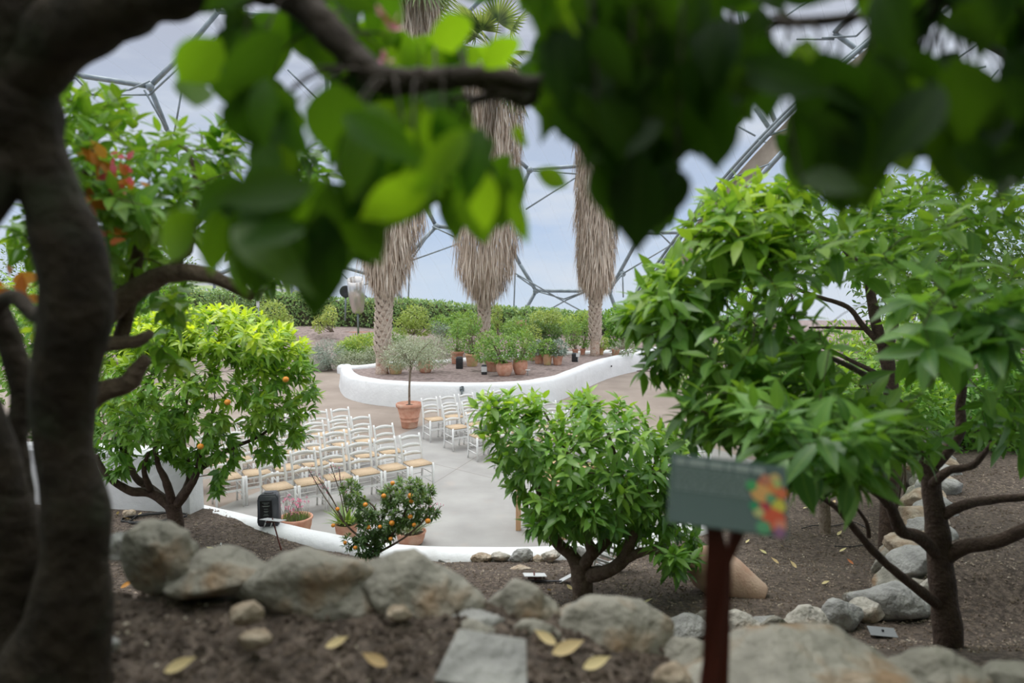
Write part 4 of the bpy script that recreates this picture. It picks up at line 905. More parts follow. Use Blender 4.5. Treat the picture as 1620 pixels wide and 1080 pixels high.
far_shrub('silver_tree', 'small-leaved silvery tree seen through the right-hand branches', 1150, 560, 16, [(1150, 425, 60, 36), (1220, 430, 60, 50), (1110, 450, 40, 30), (1280, 400, 60, 60)], 'leaf_silver', 3600, .09, .25, .4)
far_shrub('dark_tree', 'tall dark evergreen behind the right-hand citrus trees', 1450, 560, 15, [(1430, 380, 110, 110), (1560, 360, 110, 130), (1500, 480, 140, 70), (1640, 450, 90, 130)], 'leaf_dark', 6500, .16, .45, .5)
far_shrub('green_bush', 'dark leafy bush just behind the top of the stone retaining wall', 1500, 742, 10.2, [(1480, 690, 60, 45), (1570, 690, 70, 55), (1660, 700, 60, 60), (1520, 640, 70, 50), (1620, 620, 60, 60)], 'leaf_mid', 3000, .14, .45, .1)
far_shrub('low_bush', 'low leafy plants along the far right of the path', 1130, 640, 14.5, [(1110, 600, 40, 26), (1060, 575, 30, 16), (1170, 620, 40, 30)], 'leaf_back', 1500, .10, .5, .6)
far_shrub('flowering_bush', 'green bush with pink flowers behind the fork of the slender tree', 1430, 700, 9.5, [(1450, 640, 60, 50), (1380, 660, 60, 40)], 'leaf_mid', 1500, .12, .5, .4)
# background greenery on the left
far_shrub('green_tree', 'leafy green tree beyond the white wall at the far left', 110, 640, 14, [(100, 500, 110, 90), (200, 450, 90, 70), (40, 560, 80, 80), (260, 500, 60, 40)], 'leaf_mid', 5200, .15, .45, .5, 0)
far_shrub('pink_flowered_shrub', 'shrub with magenta flowers behind the left citrus tree', 170, 720, 10.6, [(170, 640, 60, 60), (250, 660, 60, 50), (90, 640, 60, 70)], 'leaf_mid', 2600, .12, .45, .2, 0)
far_shrub('dark_tree', 'dark small-leaved tree at the left end of the hedge', 200, 520, 24, [(200, 400, 70, 60), (130, 440, 70, 60), (270, 440, 50, 50), (60, 430, 60, 70)], 'leaf_dark', 4200, .14, .45, .4, 0)
root = bpy.data.objects['pink_flowered_shrub']; LV = Leaves()
for u, v in ((168, 582), (150, 592), (225, 652), (243, 650), (285, 672), (182, 683), (164, 690), (298, 690), (197, 700), (142, 640), (204, 640)):
    c = P(u, v, 9.75) - root.location
    for k in range(9): LV.add(c + rdir()*.02, rdir(), UP + rdir(), .05, .03, random.random(), random.random()*.5)
LV.build('blossom', M['magenta'], root, 0, .1)
# ------------------------------------------------------------------ rocks
def rock_mesh(size, seed, rough=.16):
    b = bmesh.new(); bmesh.ops.create_icosphere(b, subdivisions=4, radius=1.0); rs = random.Random(seed)
    cuts = []
    for _ in range(9):
        n = Vector((rs.uniform(-1, 1), rs.uniform(-1, 1), rs.uniform(-.8, 1))).normalized(); cuts.append((n, rs.uniform(.55, .85)))
    for v in b.verts:
        p = v.co.copy()
        for n, o in cuts:
            e = p.dot(n) - o
            if e > 0: p -= n*e*.85
        q = p + Vector((seed*3.1, seed*1.7, 0)); p *= 1 + rough*mnoise.noise(q*1.5) + rough*.5*mnoise.noise(q*3.5) + rough*.22*mnoise.noise(q*9) + rough*.10*mnoise.noise(q*22)
        v.co = Vector((p.x*size[0], p.y*size[1], p.z*size[2]))
    return b
rk = [0]
def rock(u, v, w, h, d, m, label, group=None, rz=None, sink=.25, deep=.8, rx=0, name='stone', z=None):
    rk[0] += 1; k = d/F; c = P(u, v, d)
    b = rock_mesh((w*k*.60, w*k*.5*deep, h*k*.66), rk[0]); o = obj(name, b, M[m], None, True); o.location = c
    o.rotation_euler = (rx, random.uniform(-.12, .12), 0 if rz is None else rz); tag(o, label, 'stone', group); return o
G = 'boulders along the terrace edge'
for a in [(190, 862, 70, 44, 2.35, 'rock_grey', 'small pale rounded stone behind the left end of the boulder row'),
          (262, 880, 130, 100, 2.0, 'rock_fg', 'peaked tan boulder on the terrace edge just right of the dark trunk'),
          (345, 905, 150, 60, 1.98, 'rock_fg', 'low boulder just right of the peaked one'),
          (495, 922, 230, 92, 1.95, 'rock_fg', 'broad tan-topped boulder below the small orange bush on the terrace edge'),
          (668, 938, 180, 104, 1.95, 'rock_fg', 'rounded grey boulder on the terrace edge left of the centre gap'),
          (820, 968, 128, 92, 2.0, 'rock_fg', 'knobbly grey boulder in the middle of the terrace edge'),
          (952, 1010, 205, 108, 1.95, 'rock_fg', 'long sloping grey boulder left of the red-brown sign post'),
          (1085, 1052, 90, 70, 1.9, 'rock_fg', 'dark low boulder directly behind the foot of the red-brown sign post'),
          (1250, 1084, 345, 122, 1.72, 'rock_fg', 'largest smooth grey boulder right of the red-brown sign post'),
          (1490, 1078, 150, 84, 1.75, 'rock_fg', 'grey boulder at the foot of the right-hand tree trunk'),
          (1595, 1085, 130, 70, 1.75, 'rock_fg', 'grey boulder in the bottom right corner')]:
    rock(*a, group=G)
G = 'small stones on the dark foreground soil'
for a in [(388, 967, 56, 34, 1.72, 'rock_tan', 'small tan stone on the dark soil below the peaked boulder'),
          (747, 985, 92, 30, 1.86, 'rock_grey', 'flat pale stone leaning below the knobbly middle boulder'),
          (748, 1018, 130, 56, 1.80, 'rock_fg', 'dark half-buried stone under the flat pale one'),
          (848, 1012, 80, 54, 1.84, 'rock_fg', 'pointed brown stone under the knobbly middle boulder'),
          (1060, 1075, 60, 44, 1.6, 'rock_tan', 'tan stone at the bottom edge left of the sign post'),
          (632, 968, 40, 22, 1.80, 'rock_tan', 'small orange-brown stone tucked under the rounded grey boulder'),
          (1355, 1080, 50, 26, 1.55, 'rock_tan', 'small tan chip on the largest smooth boulder'),
          (400, 1010, 50, 26, 1.6, 'rock_tan', 'small buff stone low on the dark soil left of centre'),
          (170, 1020, 34, 22, 1.55, 'rock_grey', 'small grey stone beside the dark trunk base')]:
    rock(*a, group=G)
b = bmesh.new(); box(b, (0, 0, 0), (.225, .15, .022), None, .006)
for v in b.verts: v.co += Vector((.006*mnoise.noise(v.co*14), .006*mnoise.noise(v.co*9+Vector((4, 0, 0))), .004*mnoise.noise(v.co*30))); v.co.x *= 1 - .25*(v.co.y/.075 if v.co.y > 0 else 0)
o = obj('slate_slab', b, M['rock_grey']); o.location = P(770, 1056, 1.56) + Vector((0, 0, .012)); o.rotation_euler = (.42, .10, -.15); tag(o, 'flat grey-white slab lying on the soil at the bottom centre', 'stone')
G = 'low row of stones edging the lower bed'; 
W = [(1078, 998, 66, 28), (1130, 985, 50, 26), (1172, 992, 60, 30), (1205, 990, 40, 18), (1228, 996, 44, 26), (1270, 988, 66, 32), (1328, 976, 56, 40), (1352, 956, 34, 22), (1372, 970, 54, 26), (1405, 957, 100, 42), (1445, 943, 56, 28), (1478, 940, 40, 30)]
OD = ['first', 'second', 'third', 'fourth', 'fifth', 'sixth', 'seventh', 'eighth', 'ninth', 'tenth', 'eleventh', 'twelfth', 'thirteenth', 'fourteenth', 'fifteenth', 'sixteenth', 'seventeenth', 'eighteenth', 'nineteenth', 'twentieth', 'twenty-first', 'twenty-second']
for i, (u, v, w, h) in enumerate(W): rock(u, v-5, w*1.1, h*1.25, ground(u, v + h*.35).y, ['rock_grey', 'rock_fg', 'rock'][i % 3], 'pale stone in the low row right of the jar, %s from the sign post' % OD[i], G)
G = 'stones against the white kerb'
for i, (u, v, w, h) in enumerate([(706, 889, 26, 9), (762, 883, 32, 17), (792, 881, 28, 15), (824, 879, 32, 22), (850, 884, 20, 12), (872, 878, 30, 17), (918, 876, 26, 20), (580, 884, 24, 10), (665, 890, 24, 9)]):
    p = P(u, v+h*.4, 7.55); rock(u, v, w, h, 7.55, ['rock_grey', 'rock_tan', 'rock'][i % 3], 'small stone against the white kerb, %s of the row left of the forked tree' % OD[i] if i < 7 else ['small brown stone at the kerb behind the orange bush', 'flat brown stone at the kerb right of the orange bush'][i-7], G)
rock(824, 900, 34, 13, 7.0, 'rock_tan', 'flat tan stone lying on the soil in front of the kerb stones'); rock(205, 812, 20, 12, 8.7, 'rock_tan', 'small brown stone at the foot of the white wall')
G = 'stones of the rough retaining wall'
k = 0
for i in range(26):
    t = i//2; top = i % 2; y = 5.95 + t*.36; x = wall_x(y) + random.uniform(-.06, .06) + (.10 if top else -.02); z = (.84 if top else .56)
    rk[0] += 1; s = random.uniform(.20, .30); o = obj('stone', rock_mesh((s, s*1.05, s*.72 if top else s*.9), rk[0]), M[['rock_fg', 'rock_grey', 'rock', 'rock_tan'][i % 4]], None, True)
    o.location = (x, y, z); o.rotation_euler = (random.uniform(-.2, .2), random.uniform(-.2, .2), random.uniform(0, 6)); tag(o, 'rough stone in the %s course of the retaining wall, %s from its near end' % ('top' if top else 'lower', OD[t]), 'stone', G)

# ------------------------------------------------------------------ things by the kerb
# monitor speaker on the kerb
base = P(428, 837, 8.55); base.z = .262; k = 8.55/F; root = thing('loudspeaker', 'black portable loudspeaker with rounded top standing on the white kerb', 'speaker', base, .12)
b = bmesh.new(); pr = [(-.13, 0), (.13, 0), (.135, .06), (.13, .36), (.105, .415), (-.105, .415), (-.13, .36), (-.135, .06)]
f1 = [b.verts.new((x, -.11, z)) for x, z in pr]; f2 = [b.verts.new((x*.85, .12, z*.98)) for x, z in pr]
b.faces.new(f1); b.faces.new(f2[::-1])
for i in range(8): b.faces.new((f1[i], f2[i], f2[(i+1) % 8], f1[(i+1) % 8]))
bmesh.ops.bevel(b, geom=list(b.edges), offset=.016, segments=3, affect='EDGES'); obj('cabinet', b, M['grey_plastic'], root, True)
b = bmesh.new(); box(b, (-.02, -.113, .22), (.15, .012, .24), None, .003); obj('label_panel', b, M['black'], root)
b = bmesh.new(); lathe(b, [(.055, -.004), (.060, 0), (.055, .012), (.02, .012)], 24); 
for v in b.verts: v.co.y *= .55
o = obj('handle_recess', b, M['black'], root, True); o.location = (0, -.03, .412)
b = bmesh.new()
for zz, w in ((.315, .09), (.30, .05), (.275, .10), (.268, .07), (.235, .05), (.205, .06), (.195, .04), (.165, .05), (.15, .07)):
    n = max(2, int(w/.016))
    for q in range(n): box(b, (-.02 - w/2 + (q+.5)*w/n, -.1205, zz), (w/n*.7, .002, .006))
obj('label_text', b, M['print'], root)
b = bmesh.new()
for s in (-.05, .03): rod(b, (s, -.13, .0), (s+.03, -.125, .09), .007, 6)
obj('cable_plug', b, M['label_white'], root, True)
b = bmesh.new()
for s in (-.1, .1): lathe(b, [(.014, -.004), (.014, .012)], 10, (s, 0, 0))
obj('foot', b, M['black'], root)
# pots behind the kerb
def bowl_pot(u, v, r, h, d, label, name): 
    base = P(u, v, d); base.z = 0; root = thing(name, label, 'potted plant', base); obj('pot', pot_bm(r, h, 3), M['terra'], root, True); obj('soil', soil_disc(r*.86, h*.84), M['potsoil'], root, True); return root
root = bowl_pot(468, 820, .215, .25, 8.85, 'terracotta bowl of small pink flowers on thin stems right of the loudspeaker', 'pink_flower_pot')
LV = Leaves(); FL = Leaves(); b = bmesh.new()
for _ in range(260):
    a = random.uniform(0, 6.28); r = .17*math.sqrt(random.random()); LV.add((r*math.cos(a), r*math.sin(a), .20), (UP + rdir()*.5), rdir(), random.uniform(.06, .13), .008, random.random(), 0)
for _ in range(42):
    a = random.uniform(0, 6.28); r = .16*math.sqrt(random.random()); p = Vector((r*math.cos(a), r*math.sin(a), .20)); e = p + Vector((random.uniform(-.10, .10), random.uniform(-.08, .08), random.uniform(.12, .30))); tube(b, [(p, .0022), ((p+e)/2 + rdir()*.008, .002), (e, .0016)], 4)
    for q in range(7): FL.add(e + rdir()*.012, UP*.4 + rdir(), rdir(), .022, .014, random.random(), random.random()*.8)
LV.build('foliage', M['grass'], root, 0, .2); obj('flower_stem', b, M['bark_pale'], root, True); FL.build('blossom', M['petal'], root, 0, .1)
def strap_pot(u, d, r, h, label, n, ll, m, stalks, name):
    root = bowl_pot(u, 840, r, h, d, label, name); LV = Leaves(); FL = Leaves(); b = bmesh.new()
    for _ in range(n):
        a = random.uniform(0, 6.28); q = r*.6*math.sqrt(random.random()); dd = (Vector((math.cos(a), math.sin(a), 0))*random.uniform(.2, 1.1) + UP*1.1).normalized(); LV.add((q*math.cos(a), q*math.sin(a), h*.85), dd, UP - dd*.3 + rdir()*.2, ll*random.uniform(.5, 1.1), ll*.075, random.random(), random.random()*.4)
    for (du, vtop, bend) in stalks:
        p = Vector((random.uniform(-.06, .06), random.uniform(-.05, .05), h*.85)); e = P(u+du, vtop, d) - root.location; tube(b, crom([(p, .008), (p.lerp(e, .5) + Vector((bend, 0, 0)), .007), (e, .005)], 5), 5)
        for q in range(7):
            s = .75 + .25*q/6; tip = p.lerp(e, s) + rdir()*.05 + UP*.02; tube(b, [(p.lerp(e, s-.03), .0022), (tip, .0016)], 4)
            for _ in range(2): FL.add(tip, UP + rdir()*.6, rdir(), .024, .010, random.random(), 0)
    LV.build('foliage', M[m], root, 2, .45); obj('flower_stalk', b, M['bark'], root, True); FL.build('bud', M['petal'], root, 0, .1); return root
strap_pot(548, 8.75, .15, .20, 'terracotta pot of green strap leaves and tall dry stalks left of the orange bush', 90, .34, 'grass', [(-60, 742, -.03), (-38, 762, .02), (-25, 735, .03), (-12, 740, -.02), (-5, 770, 0), (8, 765, .02), (-48, 752, .02)], 'strap_leaf_pot')
strap_pot(650, 8.55, .19, .17, 'terracotta pot of grey-green spiky leaves with thin red stems right of the orange bush', 90, .30, 'aloe', [(32, 785, .03), (48, 800, .04), (40, 795, -.01), (10, 812, .02), (22, 800, 0)], 'aloe_pot')
# wooden table
a = PZ(820, 838, 0); root = thing('wooden_table', 'light wooden table half hidden behind the forked citrus tree', 'table', a + Vector((.55, .3, 0)))
for x, y in ((-.55, -.3), (.05, -.62), (.55, .3), (0, .6)):
    b = bmesh.new(); box(b, (x, y, .36), (.07, .07, .72), None, .006); obj('leg', b, M['wood'], root)
b = bmesh.new(); 
vs_ = [(-.57, -.28), (.05, -.64), (.57, .30), (0, .62)]
lo = [b.verts.new((x, y, .72)) for x, y in vs_]; hi = [b.verts.new((x, y, .76)) for x, y in vs_]; b.faces.new(lo[::-1]); b.faces.new(hi)
for q in range(4): b.faces.new((lo[q], lo[(q+1) % 4], hi[(q+1) % 4], hi[q]))
obj('tabletop', b, M['wood'], root)
# white metal bench with upright bars
base = P(1080, 850, 9.6); base.z = 0; root = thing('metal_bench', 'white metal garden bench with upright back bars partly hidden behind the forked tree', 'bench', base, .25)
for x in (-.55, .55):
    for y in (-.2, .2):
        b = bmesh.new(); rod(b, (x, y, 0), (x, y + (.04 if y > 0 else 0), .86 if y > 0 else .62), .016, 8); obj('leg', b, M['white'], root, True)
    b = bmesh.new(); tube(b, crom([(Vector((x, .22, .62)), .014), (Vector((x, 0, .66)), .014), (Vector((x, -.2, .62)), .014)], 4), 8); obj('armrest', b, M['white'], root, True)
b = bmesh.new()
for q in range(9): box(b, (0, -.2 + q*.05, .44), (1.12, .035, .012))
obj('seat', b, M['white'], root); b = bmesh.new()
for q in range(19): rod(b, (-.54 + q*.06, .21, .44), (-.54 + q*.06, .24, .84), .006, 6)
rod(b, (-.55, .24, .85), (.55, .24, .85), .014, 8); rod(b, (-.55, .21, .47), (.55, .21, .47), .01, 8); obj('backrest', b, M['white'], root, True)
# plant signs on stakes
def stake_sign(label, u, v, d, w, dp, top_v, rz=0, tilt=.6, foot=None, wpost=.035, m='maroon', pm='label_white'):
    c = P(u, top_v, d); f_ = foot or Vector((c.x, c.y+.03, soil(c.x, c.y))); root = thing('plant_label', label, 'plant label', f_)
    b = bmesh.new(); box(b, (0, 0, 0), (w, dp, .006), None, .002); o = obj('panel', b, M[pm], root); o.location = c - f_; o.rotation_euler = (tilt, .05, rz)
    b = bmesh.new(); top = c - f_ - Vector((0, 0, .012)); box(b, (top*.5), (wpost, .012, top.length + .06), (top.to_track_quat('Z', 'Y')).to_matrix()); 
    box(b, top - Vector((0, 0, .012)), (w*.62, dp*.45, .012), Matrix.Rotation(tilt, 3, 'X')); obj('stake', b, M[m], root); return root
g0 = ground(445, 870); stake_sign('white plant label on a tall red-brown stake before the loudspeaker', 432, 822, g0.y-.02, .25, .20, 822, -.15, -.25, g0, .035)
g0 = ground(848, 918); stake_sign('low white plant label on a red-brown stake left of the forked tree', 846, 916, g0.y, .22, .15, 909, .1, -.2, g0, .09)
g0 = Vector((P(1395, 1004, 5.0).x, 5.0, soil(P(1395, 1004, 5.0).x, 5.0))); stake_sign('grey plant label on a thin black stake left of the right-hand trunk', 1396, 1000, 5.0, .20, .09, 999, -.1, .35, g0, .012, 'black', 'label_grey')
g0 = ground(350, 880); stake_sign('narrow plant label standing edge-on behind the peaked boulder', 349, 866, g0.y, .02, .08, 864, 0, 1.2, g0, .012, 'black')
root = thing('plant_label', 'white label with a black strip lying on the soil left of the forked trunk', 'plant label', ground(885, 922)); b = bmesh.new(); box(b, (-.12, 0, .02), (.30, .02, .01), None, .003); obj('stake', b, M['black'], root); b = bmesh.new(); box(b, (.09, .02, .055), (.20, .07, .008), Matrix.Rotation(-.5, 3, 'Y'), .002); obj('panel', b, M['label_white'], root)
# hooped frame on its side behind the forked tree
g0 = ground(985, 915); g0.y += .15; root = thing('hooped_basket', 'weathered white hooped basket frame lying behind the fork of the tree', 'basket', g0); 
b = bmesh.new(); k = g0.y/F; c = Vector((-.02, .1, .12))
for q, s in enumerate((1.0, .72)):
    pts = []
    for i in range(25):
        a_ = math.pi*2*i/24; pts.append((c + Vector((math.cos(a_)*.20*s + .26*math.sin(a_)*.45, .12*q, .26*math.sin(a_)*s + .06)), .012))
    tube(b, pts, 8, cap=False)
obj('hoop', b, M['white'], root, True); b = bmesh.new()
for i in range(9):
    t_ = -.8 + i*.2; w_ = math.sqrt(max(.05, 1-t_*t_))*.2; o_ = .26*t_*.45; box(b, c + Vector((o_, .06, .26*t_ + .06)), (w_*2, .02, .022), Matrix.Rotation(.35, 3, 'Y'))
obj('slat', b, M['label_white'], root)
# terracotta jar lying on its side
c = P(1147, 931, 6.15); c.z = soil(c.x, c.y) + .165; root = thing('terracotta_jar', 'dusty terracotta amphora lying on its side on the soil behind the sign post', 'jar', c)
b = bmesh.new(); lathe(b, [(.02, -.36), (.118, -.36), (.128, -.345), (.15, -.25), (.205, -.05), (.225, .10), (.21, .22), (.15, .31), (.085, .355), (.078, .385), (.082, .42), (.115, .435), (.118, .455), (.095, .46), (.06, .43), (.055, .38)], 40)
rot = (P(1096, 895, 6.2) - P(1195, 952, 6.05)).to_track_quat('Z', 'Y').to_euler()
o = obj('jar_body', b, M['amphora'], root, True); o.rotation_euler = rot
b = bmesh.new(); tube(b, crom([(Vector((.09, 0, .40)), .014), (Vector((.16, 0, .40)), .016), (Vector((.19, 0, .33)), .016), (Vector((.17, 0, .27)), .014)], 5), 8); tube(b, crom([(Vector((-.09, 0, .40)), .014), (Vector((-.16, 0, .40)), .016), (Vector((-.19, 0, .33)), .016), (Vector((-.17, 0, .27)), .014)], 5), 8)
o = obj('handle', b, M['amphora'], root, True); o.rotation_euler = rot
b = bmesh.new(); bmesh.ops.create_icosphere(b, subdivisions=2, radius=.009); o = obj('drain_hole', b, M['black'], root, True); o.location = rot.to_matrix() @ Vector((.02, -.135, -.30)) ; 
# black irrigation hose coil and loops
g0 = ground(245, 822); root = thing('irrigation_hose', 'coil of thin black hose on the soil at the foot of the white wall', 'hose', g0); b = bmesh.new(); pts = []
for i in range(90):
    a_ = i*.28; r = .30 + .06*math.sin(i*.7); x = r*1.2*math.cos(a_); y = r*.55*math.sin(a_); pts.append((Vector((x, y, soil(g0.x+x, g0.y+y) - g0.z + .03 + .02*math.sin(i*.3))), .008))
tube(b, pts, 5); obj('hose', b, M['cable'], root, True)
for (L_, lab) in (([(1268, 838), (1290, 833), (1318, 834), (1350, 828), (1372, 838)], 'grey drip line looping round the slim pale trunk'), ([(1320, 866), (1345, 867), (1372, 863)], 'short grey drip line on the soil below the slim trunk')):
    g0 = ground(*L_[0]); root = thing('drip_line', lab, 'hose', g0); b = bmesh.new(); tube(b, crom([(ground(u, v) - g0 + Vector((0, 0, .02)), .007) for u, v in L_], 5), 5); obj('hose', b, M['cable'], root, True)
# fallen leaves
LT = [(1213, 877, 'straw'), (1232, 893, 'straw'), (1238, 865, 'straw'), (1350, 894, 'autumn'), (1328, 874, 'straw'), (1385, 895, 'straw'), (1418, 892, 'straw'), (1325, 848, 'straw'), (1340, 795, 'straw'), (1317, 798, 'straw'), (1415, 872, 'straw'), (1388, 921, 'straw'), (1270, 805, 'straw'), (1015, 957, 'straw'), (870, 936, 'straw'), (905, 934, 'straw'), (1260, 900, 'straw'), (218, 818, 'straw'), (186, 815, 'straw'), (205, 822, 'straw'), (340, 872, 'straw'), (1300, 925, 'straw'), (1180, 860, 'straw')]
LLAB = ['buff leaf pair-mate just right of the sign board edge on the soil', 'pale leaf below the first buff leaf right of the sign board', 'small dry leaf near the lower right corner of the sign board', 'yellow fallen leaf on the dark soil right of the sign post', 'dry leaf left of the yellow fallen leaf', 'dry leaf right of the yellow fallen leaf', 'dry leaf at the foot of the retaining wall', 'dry leaf on the drip line below the slim trunk', 'dry leaf up the slope right of the slim trunk', 'dry leaf up the slope beside the slim trunk top', 'dry leaf left of the retaining wall foot, higher up the bed', 'dry leaf just behind the low row of stones', 'dry leaf left of the slim pale trunk', 'yellow-green leaf on the soil between forked tree and jar', 'dry leaf left of the forked trunk near its foot', 'dry leaf touching the forked trunk foot', 'dry leaf halfway between the jar and the yellow leaf', 'dry leaf beside the brown stone at the white wall foot', 'dry leaf left of the brown stone at the white wall foot', 'dry leaf below the brown stone at the white wall foot', 'dry leaf beside the edge-on plant label', 'dry leaf right of the jar on open soil', 'dry leaf above the jar at the kerb side']
for i, (u, v, m) in enumerate(LT):
    g0 = ground(u, v); LV = Leaves(); l = .10*random.uniform(.7, 1.1); dd = Vector((random.uniform(-1, 1), random.uniform(-.6, .6), .15)); LV.add((0, 0, .012), dd, UP + rdir()*.3, l, l*.5, random.random(), random.random())
    o = LV.build('fallen_leaf', M[m], None, 3, -.25, .35); o.location = g0; tag(o, LLAB[i], 'leaf', 'dry leaves on the lower beds')
def near_ground(u, v):
    r = ray(u, v); t = .8
    while t < 4:
        p = Vector((0, 0, H)) + r*t
        if p.z < soil(p.x, p.y): return p
        t += .01
    return p
for (u, v, l, dx, m, lab) in [(235, 918, .14, 1, 'straw', 'large pale curled leaf on the soil right of the dark trunk'), (195, 935, .10, .4, 'autumn', 'yellow leaf beside the large pale curled leaf'), (160, 885, .06, .2, 'autumn', 'small yellow leaf against the dark trunk'), (900, 1045, .12, 1, 'straw', 'pale dry leaf on the soil left of the sign post'), (870, 1030, .09, -.5, 'straw', 'buff dry leaf below the long sloping boulder'), (945, 1068, .10, 1, 'straw', 'pale leaf at the bottom edge left of the sign post'), (100, 1035, .10, .5, 'autumn', 'brown-orange leaf at the foot of the dark trunk'), (280, 1075, .10, .8, 'straw', 'buff leaf at the bottom edge left of centre'), (530, 1035, .08, .8, 'straw', 'buff leaf on the foreground soil below the broad boulder'), (595, 1065, .09, -.8, 'straw', 'pale leaf at the bottom edge left of the grey slab')]:
    g0 = near_ground(u, v); l *= .75; LV = Leaves(); LV.add((-l*.5*dx, 0, .02), (dx, .3, .1), UP + Vector((0, -.6, 0)), l, l*.42, random.random(), random.random()*.5); o = LV.build('fallen_leaf', M[m], None, 3, -.3, .4); o.location = g0; tag(o, lab, 'leaf', 'fallen leaves in the foreground')
# loose chips and clods, too many to count
def scatter(name, label, n, fn, smin, smax, m):
    vv = []; ff = []
    base = [(1, 0, 0), (-.5, .87, 0), (-.5, -.87, 0), (0, 0, .8), (.2, .1, -.6)]; tri = [(0, 1, 3), (1, 2, 3), (2, 0, 3), (1, 0, 4), (2, 1, 4), (0, 2, 4)]
    for _ in range(n):
        p = fn(); s = random.uniform(smin, smax)**1.0; a = random.uniform(0, 6.28); ca, sa = math.cos(a), math.sin(a); st = random.uniform(.4, 1.6); i0 = len(vv); ti = random.uniform(-.5, .5)
        for x, y, z in base: x *= st; vv.append((p.x + s*(x*ca - y*sa), p.y + s*(x*sa + y*ca), p.z + s*(z + x*ti*.4)))
        ff += [tuple(i0 + q for q in t_) for t_ in tri]
    me = bpy.data.meshes.new(name); me.from_pydata(vv, [], ff); o = mesh_obj(name, me, M[m], None, False); tag(o, label, 'mulch', None, 'stuff')
M['chip'] = mat('bark_chip', (.16, .12, .09), .95, (.36, .29, .23), 3, 2, .4, .6); M['clod'] = mat('dark_clod', (.075, .055, .042), .95, (.16, .12, .095), 9, 4, .4, .6)
M['grit'] = mat('pale_grit', (.50, .42, .33), .9, (.62, .55, .45), 3, 2)
def fn_lower():
    while True:
        y = random.uniform(4.5, 9.2); x = random.uniform(-.82*y, .8*y)
        if x < -4.2 and y > 8.9: continue
        if inpoly(x, y, BED): return Vector((x, y, soil(x, y) + .003))
def fn_near():
    y = random.uniform(.9, 2.4); x = random.uniform(-1.0*y, .9*y); return Vector((x, y, soil(x, y) + .004))
scatter('bark_mulch', 'brown chipped mulch covering the lower beds', 16000, fn_lower, .006, .017, 'chip'); scatter('soil_clods', 'dark crumbly clods over the foreground soil', 9000, fn_near, .004, .016, 'clod'); scatter('pale_grit', 'pale grit and root scraps in the foreground soil', 500, fn_near, .003, .008, 'grit'); scatter('stone_grit', 'pale stone chips scattered in the lower beds', 900, fn_lower, .006, .013, 'grit')

# ------------------------------------------------------------------ sign in the near foreground
tl_, tr2, br_, bl_ = P(1062, 716, 1.30), P(1240, 738, 1.27), P(1247, 853, 1.20), P(1057, 826, 1.23)
c = (tl_ + tr2 + br_ + bl_)/4; gx = (tr2 - tl_).normalized(); gy = (tl_ - bl_); gy = (gy - gx*gy.dot(gx)).normalized(); gn = gx.cross(gy); rotm = Matrix((gx, gy, gn)).transposed()
W_, H_ = (tr2-tl_).length*1.02, (tl_-bl_).length*1.0
foot = Vector((P(1128, 1085, 1.3).x, 1.30, soil(.35, 1.3))); root = thing('information_sign', 'dark green information board with printed fruit on a red-brown forked post', 'sign', foot)
def sgn(name, bm_, m, parent=None): o = obj(name, bm_, m, parent or root); mw = Matrix.Translation(c - foot) @ rotm.to_4x4(); o.data.transform(mw); return o
b = bmesh.new(); box(b, (0, 0, 0), (W_, H_, .008), None, .0015); pan = sgn('panel', b, M['sign'])
M['sign_light'] = mat('pale_green_print', (.28, .35, .34), .5)
b = bmesh.new(); x = -W_*.46
for w in (.02, .036, .028, .012, .03, .022): box(b, (x + w/2, H_*.385, .0046), (w*.94, .0105, .0008)); x += w + .0035
sgn('title_lettering', b, M['print'], pan)
b = bmesh.new()
for r in range(7):
    x = -W_*.46; end = W_*.16
    while x < end:
        w = random.uniform(.006, .018); w = min(w, end-x+.004); box(b, (x + w/2, H_*(.29 - r*.05), .0046), (w*.9, .0032, .0008)); x += w + .002
sgn('small_lettering', b, M['sign_light'], pan)
fruits = [(.30, .20, .011, (.55, .05, .05)), (.385, .17, .014, (.80, .28, .08)), (.28, .08, .019, (.85, .45, .15)), (.40, .30, .010, (.7, .5, .2)), (.425, -.08, .013, (.75, .65, .08)), (.31, -.13, .010, (.6, .05, .08)), (.385, -.27, .021, (.80, .12, .05)), (.43, -.34, .012, (.85, .3, .2)), (.26, -.20, .010, (.6, .6, .25)), (.20, .16, .010, (.08, .45, .15)), (.36, .01, .009, (.15, .4, .2)), (.30, -.40, .013, (.12, .4, .2)), (.43, -.44, .010, (.35, .15, .3)), (.22, -.12, .008, (.03, .35, .15)), (.32, .27, .010, (.65, .25, .15)), (.45, .10, .011, (.8, .2, .08)), (.42, .23, .008, (.5, .6, .2))]
for i, (fx, fy, r, cl) in enumerate(fruits):
    mm = mat('printed_fruit_colour_%d' % i, cl, .5); b = bmesh.new(); lathe(b, [(r, -.0006), (r, .0006 + i*.00003), (r*.6, .0007 + i*.00003)], 20, (fx*W_, fy*H_, .0048)); sgn('printed_fruit', b, mm, pan)
b = bmesh.new(); th = .010
outl = [(1118, 1200), (1110, 1085), (1128, 960), (1134, 890), (1118, 838), (1117, 828), (1140, 828), (1152, 872), (1160, 828), (1182, 832), (1180, 842), (1158, 890), (1156, 960), (1152, 1085), (1150, 1200)]
vf = []; vb = []
for u, v in outl:
    dd = 1.245 + .06*max(0, min(1, (v-828)/250)); q = P(u, v, dd) - foot
    if v > 1100: q.z = min(q.z, -.06)
    vf.append(b.verts.new(q)); vb.append(b.verts.new(q + Vector((0, .014, 0))))
b.faces.new(vf); b.faces.new(vb[::-1]); n = len(vf)
for i in range(n): b.faces.new((vf[i], vb[i], vb[(i+1) % n], vf[(i+1) % n]))
